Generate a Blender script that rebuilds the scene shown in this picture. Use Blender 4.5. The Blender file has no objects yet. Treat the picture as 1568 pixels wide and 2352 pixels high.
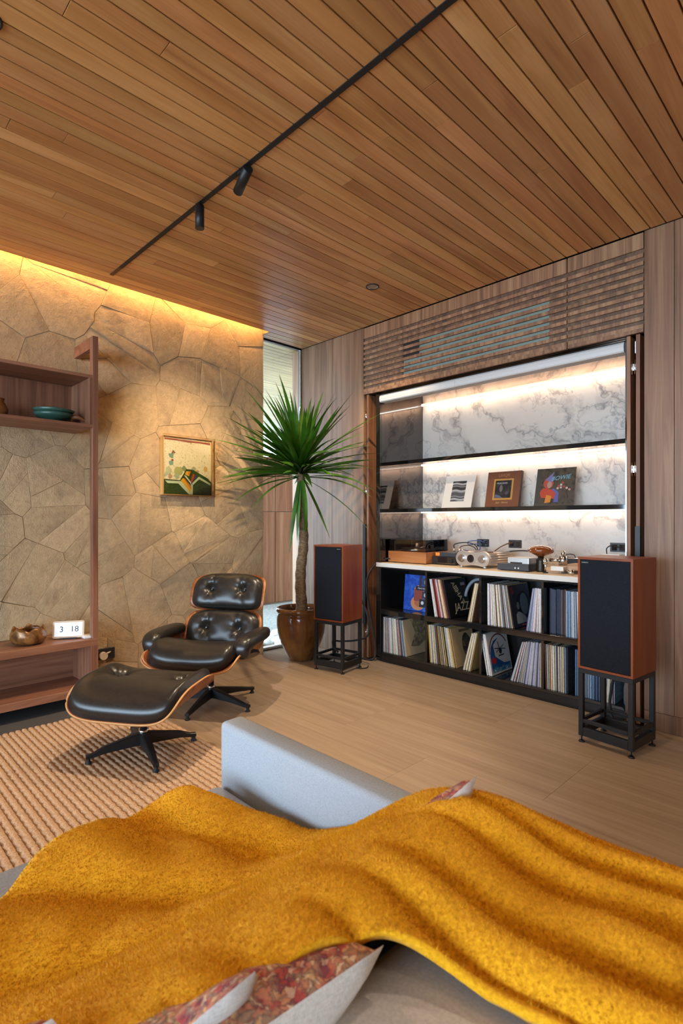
import bpy, bmesh, math, random
import numpy as np
from mathutils import Vector, Matrix
random.seed(7); np.random.seed(7)
SC = bpy.context.scene; COL = SC.collection
PI = math.pi

# ------------------------------------------------------------------ camera, world, light, exposure
FPX = 1240.0; TH = math.radians(45.37); CAMH = 1.2
cam = bpy.data.cameras.new('camera'); camo = bpy.data.objects.new('camera', cam); COL.objects.link(camo)
cam.sensor_fit = 'HORIZONTAL'; cam.sensor_width = 24.0; cam.lens = FPX / 1568 * 24.0
cam.shift_y = 19.0 / 1568; cam.clip_start = 0.05; cam.clip_end = 200
camo.location = (0, 0, CAMH); camo.rotation_euler = (PI/2, 0, TH)
cam.dof.use_dof = True; cam.dof.focus_distance = 3.3; cam.dof.aperture_fstop = 7.0
SC.camera = camo
SC.view_settings.view_transform = 'Standard'; SC.view_settings.look = 'None'
SC.view_settings.gamma = 1.0; SC.view_settings.exposure = 0.1; SC.view_settings.use_curve_mapping = False

world = bpy.data.worlds.new('sky'); SC.world = world; world.use_nodes = True
wn = world.node_tree; bg = wn.nodes['Background']
bg.inputs['Color'].default_value = (0.60, 0.80, 1.0, 1); bg.inputs['Strength'].default_value = 15.0

def light(name, kind, loc, energy, color, target=None, **kw):
    l = bpy.data.lights.new(name, kind); l.energy = energy; l.color = color
    for k, v in kw.items(): setattr(l, k, v)
    o = bpy.data.objects.new(name, l); COL.objects.link(o); o.location = loc
    if target is not None:
        d = Vector(target) - Vector(loc); o.rotation_euler = d.to_track_quat('-Z', 'Y').to_euler()
    return o
WARM = (1.0, 0.72, 0.44); WARM2 = (1.0, 0.80, 0.58)
# daylight: the sky through the wide window behind the camera and the slot window by the plant (portals only guide sampling)
for loc, tgt, sx, sy in (((-0.6, -3.28, 1.35), (-0.6, 3, 1.35), 5.9, 2.5), ((-4.03, 3.18, 1.42), (-3, 3.18, 1.42), 0.52, 2.8)):
    light('window_portal', 'AREA', loc, 1, (1, 1, 1), tgt, shape='RECTANGLE', size=sx, size_y=sy).data.cycles.is_portal = True
# cove strip above the stone wall
light('cove_strip', 'AREA', (-3.885, 0.85, 2.95), 19, (1.0, 0.62, 0.22), (-3.925, 0.85, 2.0), shape='RECTANGLE', size=4.1, size_y=0.03)
# led strips of the niche
for i, (z, e) in enumerate(((2.262, 3.7), (1.700, 2.9), (1.262, 2.4))):
    light('niche_strip', 'AREA', (-2.08, 4.055, z), e, (1.0, 0.74, 0.54), (-2.08, 4.085, z-0.3), shape='RECTANGLE', size=1.9, size_y=0.012)
# ceiling downlights
def spot(loc, tgt, e, deg, blend=0.5, color=WARM2, r=0.02):
    return light('downlight', 'SPOT', loc, e, color, tgt, spot_size=math.radians(deg), spot_blend=blend, shadow_soft_size=r)
spot((-2.275, 1.507, 2.80), (-3.93, 2.12, 1.72), 190, 38, 0.9, (1.0, 0.78, 0.48))
spot((-2.55, 1.465, 2.70), (-2.57, 1.38, 0), 150, 70, 0.5)
spot((-2.589, 2.866, 2.86), (-3.3, 2.75, 0), 130, 110, 0.7, (1.0, 0.78, 0.50))
for x, y, e in ((-1.0, 2.4, 36), (-1.9, 0.3, 26), (-0.3, 0.9, 26), (0.6, 2.0, 30), (1.2, 0.2, 22)):
    spot((x, y, 2.84), (x, y, 0), e, 120, 0.8)

# ------------------------------------------------------------------ node materials
def newmat(name):
    m = bpy.data.materials.new(name); m.use_nodes = True
    nt = m.node_tree; return m, nt, nt.nodes['Principled BSDF']
def nd(nt, t, **kw):
    n = nt.nodes.new(t)
    for k, v in kw.items():
        if k.startswith('i_'):
            key = k[2:]; key = int(key) if key.isdigit() else key.replace('_', ' ')
            n.inputs[key].default_value = v
        else: setattr(n, k, v)
    return n
def ln(nt, a, b): nt.links.new(a, b)
def ramp(nt, fac, stops, interp='LINEAR'):
    r = nd(nt, 'ShaderNodeValToRGB'); r.color_ramp.interpolation = interp
    e = r.color_ramp.elements
    while len(e) < len(stops): e.new(0.5)
    for k, (p, c) in enumerate(stops):
        e[k].position = p; e[k].color = (*c, 1) if len(c) == 3 else c
    ln(nt, fac, r.inputs['Fac']); return r.outputs['Color']
def rgb(h):
    h = h.lstrip('#'); v = [int(h[i:i+2], 16)/255 for i in (0, 2, 4)]
    return tuple(c/12.92 if c <= 0.04045 else ((c+0.055)/1.055)**2.4 for c in v)
def coords(nt, scale, rnd=True):
    tc = nd(nt, 'ShaderNodeTexCoord'); v = tc.outputs['Object']
    if rnd:
        oi = nd(nt, 'ShaderNodeObjectInfo')
        mu = nd(nt, 'ShaderNodeMath', operation='MULTIPLY', i_1=91.7); ln(nt, oi.outputs['Random'], mu.inputs[0])
        ad = nd(nt, 'ShaderNodeVectorMath', operation='ADD'); ln(nt, v, ad.inputs[0]); ln(nt, mu.outputs[0], ad.inputs[1]); v = ad.outputs[0]
    mp = nd(nt, 'ShaderNodeVectorMath', operation='MULTIPLY'); mp.inputs[1].default_value = scale
    ln(nt, v, mp.inputs[0]); return mp.outputs[0]
def mixc(nt, fac, a, b, mode='MIX'):
    m = nd(nt, 'ShaderNodeMix', data_type='RGBA', blend_type=mode)
    for sock, val in ((m.inputs[0], fac), (m.inputs[6], a), (m.inputs[7], b)):
        if hasattr(val, 'links'): ln(nt, val, sock)
        elif isinstance(val, (int, float)): sock.default_value = val
        else: sock.default_value = (*val, 1) if len(val) == 3 else val
    return m.outputs[2]
def bump(nt, b, height, strength, dist=0.01):
    n = nd(nt, 'ShaderNodeBump', i_Strength=strength, i_Distance=dist)
    ln(nt, height, n.inputs['Height']); ln(nt, n.outputs['Normal'], b.inputs['Normal'])
def plain(name, col, rough=0.5, metal=0.0, **kw):
    m, nt, b = newmat(name)
    b.inputs['Base Color'].default_value = (*col, 1); b.inputs['Roughness'].default_value = rough; b.inputs['Metallic'].default_value = metal
    for k, v in kw.items(): b.inputs[k.replace('_', ' ')].default_value = v
    return m
def wood(name, cols, axis='z', s=1.0, var=0.12, rough=0.45, fine=0.35, band=9.0):
    m, nt, b = newmat(name)
    def sc(al, ac):
        v = [ac*s]*3; v['xyz'.index(axis)] = al*s; return tuple(v)
    n1 = nd(nt, 'ShaderNodeTexNoise', i_Scale=1.0, i_Detail=3.0, i_Roughness=0.55, i_Distortion=1.1); ln(nt, coords(nt, sc(0.7, band)), n1.inputs['Vector'])
    n2 = nd(nt, 'ShaderNodeTexNoise', i_Scale=1.0, i_Detail=4.0, i_Roughness=0.65); ln(nt, coords(nt, sc(3.0, 130)), n2.inputs['Vector'])
    c = ramp(nt, n1.outputs['Fac'], [(0.30, cols[0]), (0.5, cols[1]), (0.70, cols[2])])
    f = ramp(nt, n2.outputs['Fac'], [(0.3, (0.45,)*3), (0.6, (1.0,)*3)])
    c = mixc(nt, fine, c, f, 'MULTIPLY')
    oi = nd(nt, 'ShaderNodeObjectInfo')
    hv = nd(nt, 'ShaderNodeHueSaturation')
    mr = nd(nt, 'ShaderNodeMapRange', i_To_Min=1-var, i_To_Max=1+var); ln(nt, oi.outputs['Random'], mr.inputs['Value']); ln(nt, mr.outputs[0], hv.inputs['Value'])
    fr = nd(nt, 'ShaderNodeMath', operation='FRACT'); mu = nd(nt, 'ShaderNodeMath', operation='MULTIPLY', i_1=17.3)
    ln(nt, oi.outputs['Random'], mu.inputs[0]); ln(nt, mu.outputs[0], fr.inputs[0])
    m2 = nd(nt, 'ShaderNodeMapRange', i_To_Min=0.5-var*0.05, i_To_Max=0.5+var*0.035); ln(nt, fr.outputs[0], m2.inputs['Value']); ln(nt, m2.outputs[0], hv.inputs['Hue'])
    ln(nt, c, hv.inputs['Color']); ln(nt, hv.outputs['Color'], b.inputs['Base Color'])
    b.inputs['Roughness'].default_value = rough
    bump(nt, b, n2.outputs['Fac'], 0.12, 0.002)
    return m
M = {}
M['ceil'] = wood('ceiling_wood', [rgb('b37a45'), rgb('cd955b'), rgb('dba870')], 'y', 1.0, 0.16, 0.42, 0.25, 7)
M['walnut'] = wood('wall_walnut', [rgb('6e4b32'), rgb('866044'), rgb('9c7858')], 'z', 1.0, 0.05, 0.5, 0.35, 16)
M['louver'] = wood('louver_walnut', [rgb('6e4d38'), rgb('94694a'), rgb('b08763')], 'z', 1.0, 0.10, 0.5, 0.3, 26)
M['louver_back'] = wood('louver_backing', [rgb('4d382a'), rgb('6b4e3b'), rgb('80624a')], 'z', 1.0, 0.10, 0.6, 0.3, 26)
M['shelf_y'] = wood('shelf_walnut_y', [rgb('6b4230'), rgb('8a5a42'), rgb('a06f54')], 'y', 1.0, 0.06, 0.45, 0.35, 14)
M['shelf_z'] = wood('shelf_walnut_z', [rgb('6b4230'), rgb('8a5a42'), rgb('a06f54')], 'z', 1.0, 0.06, 0.45, 0.35, 14)
M['cherry'] = wood('cherry_veneer', [rgb('702c08'), rgb('82380b'), rgb('934412')], 'z', 1.0, 0.04, 0.4, 0.2, 7)
M['turn_wood'] = wood('oiled_teak', [rgb('96582a'), rgb('ab6a38'), rgb('bb7b46')], 'x', 1.0, 0.03, 0.4, 0.2, 14)
M['rosewood'] = wood('rosewood_ply', [rgb('6b3214'), rgb('8f4c22'), rgb('a86534')], 'x', 1.0, 0.04, 0.35, 0.35, 16)
M['ply_edge'] = plain('plywood_edge', rgb('c79258'), 0.5)
M['door_wood'] = wood('door_walnut', [rgb('6e452c'), rgb('8a5a3c'), rgb('9f7050')], 'z', 1.0, 0.04, 0.5, 0.3, 16)
M['black_gloss'] = plain('black_gloss', (0.012, 0.011, 0.011), 0.05, 0.0, IOR=1.9)
M['black_mirror'] = plain('black_mirror_glass', (0.16, 0.14, 0.13), 0.03, 1.0)
M['bronze_mirror'] = plain('bronze_mirror', (0.30, 0.21, 0.16), 0.05, 1.0)
M['black_wood'] = plain('black_lacquer', (0.014, 0.012, 0.011), 0.22)
M['black_metal'] = plain('black_steel', (0.018, 0.018, 0.019), 0.42, 0.3)
M['black_plastic'] = plain('black_plastic', (0.02, 0.02, 0.021), 0.4)
M['rubber'] = plain('black_rubber', (0.015, 0.015, 0.015), 0.7)
M['track'] = plain('track_black', (0.010, 0.009, 0.009), 0.6)
M['chrome'] = plain('chrome', (0.75, 0.75, 0.75), 0.18, 1.0)
M['brushed'] = plain('champagne_aluminium', (0.66, 0.56, 0.47), 0.34, 0.85)
M['silver'] = plain('silver_aluminium', (0.70, 0.70, 0.70), 0.35, 0.8)
M['white_plastic'] = plain('white_plastic', (0.75, 0.74, 0.72), 0.4)
M['headrail'] = plain('headrail_silver', (0.66, 0.63, 0.60), 0.5, 0.0)
M['counter'] = wood('counter_birch', [rgb('cbb08e'), rgb('d9c2a2'), rgb('e4d2b6')], 'x', 1.0, 0.02, 0.4, 0.12, 12)
M['counter_edge'] = plain('counter_white_edge', rgb('d8cfc4'), 0.5)
M['led'] = None
def emis(name, col, st):
    m, nt, b = newmat(name); b.inputs['Base Color'].default_value = (*col, 1)
    b.inputs['Emission Color'].default_value = (*col, 1); b.inputs['Emission Strength'].default_value = st; return m
M['led'] = emis('led_strip', (1.0, 0.86, 0.74), 2.2)
M['lamp_glow'] = emis('downlight_glow', (1.0, 0.82, 0.6), 1.5)
M['screen'] = emis('clock_screen', (0.80, 0.88, 1.0), 0.42)
M['ink'] = plain('dark_ink', (0.03, 0.035, 0.045), 0.6)

def stone_mat():
    m, nt, b = newmat('split_stone')
    v = coords(nt, (1, 1, 1), True)
    n1 = nd(nt, 'ShaderNodeTexNoise', i_Scale=3.0, i_Detail=5.0, i_Roughness=0.6, i_Distortion=0.4); ln(nt, v, n1.inputs['Vector'])
    n2 = nd(nt, 'ShaderNodeTexNoise', i_Scale=26.0, i_Detail=6.0, i_Roughness=0.7, i_Distortion=0.3); ln(nt, v, n2.inputs['Vector'])
    n3 = nd(nt, 'ShaderNodeTexNoise', i_Scale=110.0, i_Detail=4.0, i_Roughness=0.7); ln(nt, v, n3.inputs['Vector'])
    c = ramp(nt, n1.outputs['Fac'], [(0.28, rgb('a58a6c')), (0.45, rgb('c6a882')), (0.58, rgb('d0b088')), (0.75, rgb('bc9d7c'))])
    c = mixc(nt, 0.45, c, ramp(nt, n2.outputs['Fac'], [(0.3, (0.55,)*3), (0.6, (1,)*3)]), 'MULTIPLY')
    oi = nd(nt, 'ShaderNodeObjectInfo'); hv = nd(nt, 'ShaderNodeHueSaturation')
    mr = nd(nt, 'ShaderNodeMapRange', i_To_Min=0.86, i_To_Max=1.1); ln(nt, oi.outputs['Random'], mr.inputs['Value']); ln(nt, mr.outputs[0], hv.inputs['Value'])
    ln(nt, c, hv.inputs['Color']); ln(nt, hv.outputs['Color'], b.inputs['Base Color'])
    b.inputs['Roughness'].default_value = 0.9; b.inputs['Specular IOR Level'].default_value = 0.15
    a1 = nd(nt, 'ShaderNodeMath', operation='MULTIPLY', i_1=0.35); ln(nt, n3.outputs['Fac'], a1.inputs[0])
    a2 = nd(nt, 'ShaderNodeMath', operation='ADD'); ln(nt, n2.outputs['Fac'], a2.inputs[0]); ln(nt, a1.outputs[0], a2.inputs[1])
    bump(nt, b, a2.outputs[0], 0.9, 0.014)
    return m
M['stone'] = stone_mat()
M['mortar'] = plain('stone_joint', rgb('4a3a2c'), 0.95)
def marble_mat():
    m, nt, b = newmat('veined_marble')
    v = coords(nt, (1, 1, 1), False)
    w = nd(nt, 'ShaderNodeTexNoise', i_Scale=1.3, i_Detail=5.0, i_Roughness=0.6); ln(nt, v, w.inputs['Vector'])
    wv = nd(nt, 'ShaderNodeVectorMath', operation='MULTIPLY_ADD'); wv.inputs[1].default_value = (1.1, 1.1, 1.1); ln(nt, w.outputs['Color'], wv.inputs[0]); ln(nt, v, wv.inputs[2])
    rot = nd(nt, 'ShaderNodeVectorRotate', rotation_type='Y_AXIS', i_Angle=0.75); ln(nt, wv.outputs[0], rot.inputs['Vector'])
    st = nd(nt, 'ShaderNodeVectorMath', operation='MULTIPLY'); st.inputs[1].default_value = (2.2, 1, 0.75); ln(nt, rot.outputs[0], st.inputs[0])
    def veins(scale, w0, w1, off):
        n = nd(nt, 'ShaderNodeTexNoise', i_Scale=scale, i_Detail=6.0, i_Roughness=0.55)
        ad = nd(nt, 'ShaderNodeVectorMath', operation='ADD'); ad.inputs[1].default_value = off; ln(nt, st.outputs[0], ad.inputs[0]); ln(nt, ad.outputs[0], n.inputs['Vector'])
        s = nd(nt, 'ShaderNodeMath', operation='SUBTRACT', i_1=0.5); ln(nt, n.outputs['Fac'], s.inputs[0])
        a = nd(nt, 'ShaderNodeMath', operation='ABSOLUTE'); ln(nt, s.outputs[0], a.inputs[0])
        return ramp(nt, a.outputs[0], [(0.0, (1,)*3), (w0, (0.45,)*3), (w1, (0,)*3)])
    v1 = veins(0.9, 0.012, 0.05, (3.1, 0, 1.7)); v2 = veins(2.4, 0.008, 0.03, (7.7, 2, 0.3)); v3 = veins(0.7, 0.05, 0.16, (1.1, 5, 9.2))
    pm = nd(nt, 'ShaderNodeTexNoise', i_Scale=1.6, i_Detail=2.0); ln(nt, v, pm.inputs['Vector'])
    pmask = ramp(nt, pm.outputs['Fac'], [(0.42, (0,)*3), (0.62, (1,)*3)])
    def mul(a, k):
        q = nd(nt, 'ShaderNodeMath', operation='MULTIPLY'); ln(nt, a, q.inputs[0])
        if hasattr(k, 'links'): ln(nt, k, q.inputs[1])
        else: q.inputs[1].default_value = k
        return q.outputs[0]
    c = mixc(nt, mul(v3, 0.28), rgb('d3c8bc'), rgb('b3a89f'))
    c = mixc(nt, mul(v1, 0.8), c, rgb('7b736f'))
    c = mixc(nt, mul(mul(v2, pmask), 0.85), c, rgb('7f787a'))
    ln(nt, c, b.inputs['Base Color']); b.inputs['Roughness'].default_value = 0.28
    return m
M['marble'] = marble_mat()
def floor_mat():
    m, nt, b = newmat('vein_cut_travertine')
    v = coords(nt, (0.8, 26, 1), True)
    n1 = nd(nt, 'ShaderNodeTexNoise', i_Scale=1.0, i_Detail=5.0, i_Roughness=0.62, i_Distortion=0.5); ln(nt, v, n1.inputs['Vector'])
    v2 = coords(nt, (3, 120, 1), True)
    n2 = nd(nt, 'ShaderNodeTexNoise', i_Scale=1.0, i_Detail=4.0, i_Roughness=0.7); ln(nt, v2, n2.inputs['Vector'])
    c = ramp(nt, n1.outputs['Fac'], [(0.3, rgb('917a64')), (0.5, rgb('9f8870')), (0.7, rgb('ac957d'))])
    c = mixc(nt, 0.35, c, ramp(nt, n2.outputs['Fac'], [(0.28, (0.6,)*3), (0.5, (1,)*3)]), 'MULTIPLY')
    ln(nt, c, b.inputs['Base Color']); b.inputs['Roughness'].default_value = 0.42; b.inputs['Specular IOR Level'].default_value = 0.35
    return m
M['floor'] = floor_mat()
M['grout'] = plain('floor_grout', rgb('8f7a64'), 0.9)
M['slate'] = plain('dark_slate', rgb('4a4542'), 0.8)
def noisy(name, c1, c2, scale, rough, bs=0.3, bd=0.003, **kw):
    m, nt, b = newmat(name)
    n = nd(nt, 'ShaderNodeTexNoise', i_Scale=scale, i_Detail=5.0, i_Roughness=0.6); ln(nt, coords(nt, (1, 1, 1), True), n.inputs['Vector'])
    ln(nt, ramp(nt, n.outputs['Fac'], [(0.35, c1), (0.65, c2)]), b.inputs['Base Color']); b.inputs['Roughness'].default_value = rough
    for k, v in kw.items(): b.inputs[k.replace('_', ' ')].default_value = v
    bump(nt, b, n.outputs['Fac'], bs, bd); return m
M['leather'] = noisy('black_leather', (0.012, 0.010, 0.009), (0.022, 0.018, 0.015), 60, 0.31, 0.06, 0.002)
M['rope'] = noisy('jute_rope', rgb('a88466'), rgb('d2af8c'), 160, 0.95, 0.8, 0.004)
M['rug_base'] = noisy('jute_backing', rgb('8f7a66'), rgb('b5a592'), 120, 0.95)
def fabric(name, c1, c2, sc=900):
    m, nt, b = newmat(name)
    n = nd(nt, 'ShaderNodeTexNoise', i_Scale=sc, i_Detail=2.0); ln(nt, coords(nt, (1, 1, 0.25), False), n.inputs['Vector'])
    n2 = nd(nt, 'ShaderNodeTexNoise', i_Scale=sc, i_Detail=2.0); ln(nt, coords(nt, (0.2, 0.2, 1), False), n2.inputs['Vector'])
    ad = nd(nt, 'ShaderNodeMath', operation='ADD'); ln(nt, n.outputs['Fac'], ad.inputs[0]); ln(nt, n2.outputs['Fac'], ad.inputs[1])
    hf = nd(nt, 'ShaderNodeMath', operation='MULTIPLY', i_1=0.5); ln(nt, ad.outputs[0], hf.inputs[0])
    ln(nt, ramp(nt, hf.outputs[0], [(0.38, c1), (0.62, c2)]), b.inputs['Base Color']); b.inputs['Roughness'].default_value = 0.95
    b.inputs['Specular IOR Level'].default_value = 0.1
    bump(nt, b, hf.outputs[0], 0.3, 0.001); return m
M['sofa'] = fabric('grey_weave', rgb('989ca1'), rgb('aeb2b7'), 1100)
M['sofa_back'] = fabric('oatmeal_weave', rgb('bdb4ad'), rgb('d2c9c1'), 1100)
M['pillow_back'] = fabric('pillow_linen', rgb('cfc8bf'), rgb('e6e0d8'), 600)
def carpet_mat():
    m, nt, b = newmat('kilim_pattern')
    v = coords(nt, (1, 1, 1), True)
    vo = nd(nt, 'ShaderNodeTexVoronoi', i_Scale=135.0, i_Randomness=0.8, distance='MANHATTAN'); 
    w = nd(nt, 'ShaderNodeTexNoise', i_Scale=45.0, i_Detail=3.0); ln(nt, v, w.inputs['Vector'])
    wv = nd(nt, 'ShaderNodeVectorMath', operation='MULTIPLY_ADD'); wv.inputs[1].default_value = (0.035,)*3; ln(nt, w.outputs['Color'], wv.inputs[0]); ln(nt, v, wv.inputs[2])
    ln(nt, wv.outputs[0], vo.inputs['Vector'])
    sp = nd(nt, 'ShaderNodeSeparateColor'); ln(nt, vo.outputs['Color'], sp.inputs[0])
    c = ramp(nt, sp.outputs[0], [(0.0, rgb('8e2f2c')), (0.25, rgb('b5513f')), (0.42, rgb('d09a63')), (0.56, rgb('343448')), (0.70, rgb('a83a3c')), (0.85, rgb('dcc8a8'))], 'CONSTANT')
    c = mixc(nt, 0.5, c, ramp(nt, w.outputs['Fac'], [(0.4, rgb('b0504a')), (0.55, rgb('d8a880'))]), 'MIX')
    c = mixc(nt, ramp(nt, vo.outputs['Distance'], [(0.0, (0,)*3), (0.7, (0.1,)*3), (1.0, (0.5,)*3)]), c, rgb('2a2430'))
    ln(nt, c, b.inputs['Base Color']); b.inputs['Roughness'].default_value = 0.95; return m
M['kilim'] = carpet_mat()
def blanket_mat():
    m, nt, b = newmat('mustard_boucle')
    n = nd(nt, 'ShaderNodeTexNoise', i_Scale=230.0, i_Detail=4.0, i_Roughness=0.65); ln(nt, coords(nt, (1, 1, 1), False), n.inputs['Vector'])
    g = nd(nt, 'ShaderNodeNewGeometry')
    c = ramp(nt, n.outputs['Fac'], [(0.28, rgb('bd800e')), (0.55, rgb('dd9c1a')), (0.78, rgb('ecb030'))])
    hv = nd(nt, 'ShaderNodeHueSaturation'); mr = nd(nt, 'ShaderNodeMapRange', i_To_Min=0.86, i_To_Max=1.14)
    ln(nt, g.outputs['Random Per Island'], mr.inputs['Value']); ln(nt, mr.outputs[0], hv.inputs['Value']); ln(nt, c, hv.inputs['Color'])
    ln(nt, hv.outputs['Color'], b.inputs['Base Color']); b.inputs['Roughness'].default_value = 1.0; b.inputs['Specular IOR Level'].default_value = 0.05
    b.inputs['Sheen Weight'].default_value = 0.25; b.inputs['Sheen Roughness'].default_value = 0.6; b.inputs['Sheen Tint'].default_value = (1, 0.7, 0.25, 1)
    bump(nt, b, n.outputs['Fac'], 0.3, 0.003); return m
M['blanket'] = blanket_mat()
M['leaf'] = noisy('dracaena_leaf', rgb('2c4f12'), rgb('4a7a1e'), 6, 0.38, 0.05, 0.001)
def trunk_mat():
    m, nt, b = newmat('dracaena_bark')
    n = nd(nt, 'ShaderNodeTexNoise', i_Scale=1.0, i_Detail=5.0, i_Roughness=0.65); ln(nt, coords(nt, (30, 30, 75), False), n.inputs['Vector'])
    ln(nt, ramp(nt, n.outputs['Fac'], [(0.3, rgb('4d3b24')), (0.55, rgb('7d664a')), (0.75, rgb('94805f'))]), b.inputs['Base Color']); b.inputs['Roughness'].default_value = 0.9
    bump(nt, b, n.outputs['Fac'], 0.8, 0.01); return m
M['bark'] = trunk_mat()
def glaze_mat():
    m, nt, b = newmat('brown_drip_glaze')
    n = nd(nt, 'ShaderNodeTexNoise', i_Scale=1.0, i_Detail=4.0, i_Roughness=0.6, i_Distortion=0.4); ln(nt, coords(nt, (16, 16, 2.2), False), n.inputs['Vector'])
    n2 = nd(nt, 'ShaderNodeTexNoise', i_Scale=7.0, i_Detail=3.0); ln(nt, coords(nt, (1, 1, 1), False), n2.inputs['Vector'])
    c = ramp(nt, n.outputs['Fac'], [(0.30, rgb('24130b')), (0.42, rgb('5a3519')), (0.6, rgb('7a4c22')), (0.8, rgb('8a5a2c'))])
    c = mixc(nt, 0.3, c, ramp(nt, n2.outputs['Fac'], [(0.35, rgb('3d2312')), (0.65, rgb('8f5f30'))]))
    ln(nt, c, b.inputs['Base Color']); b.inputs['Roughness'].default_value = 0.16; b.inputs['Coat Weight'].default_value = 0.5; return m
M['glaze'] = glaze_mat()
M['soil'] = plain('dark_soil', rgb('2a2119'), 1.0)
def glassy(name, tint, refl=0.06, rough=0.0):
    m, nt, b = newmat(name); nt.nodes.remove(b)
    out = nt.nodes['Material Output']; t = nd(nt, 'ShaderNodeBsdfTransparent'); t.inputs['Color'].default_value = (*tint, 1)
    g = nd(nt, 'ShaderNodeBsdfGlossy'); g.inputs['Roughness'].default_value = rough
    fr = nd(nt, 'ShaderNodeFresnel', i_IOR=1.45); mx = nd(nt, 'ShaderNodeMixShader')
    ln(nt, fr.outputs[0], mx.inputs[0]); ln(nt, t.outputs[0], mx.inputs[1]); ln(nt, g.outputs[0], mx.inputs[2]); ln(nt, mx.outputs[0], out.inputs['Surface']); return m
M['glass'] = glassy('window_glass', (0.97, 0.99, 0.99))
M['acrylic'] = glassy('clear_acrylic', (0.97, 0.96, 0.94))
M['smoke'] = glassy('smoked_acrylic', (0.80, 0.76, 0.73))
M['amber'] = plain('amber_glass_shade', rgb('7a3c18'), 0.15, 0.0, Coat_Weight=0.5)

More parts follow.
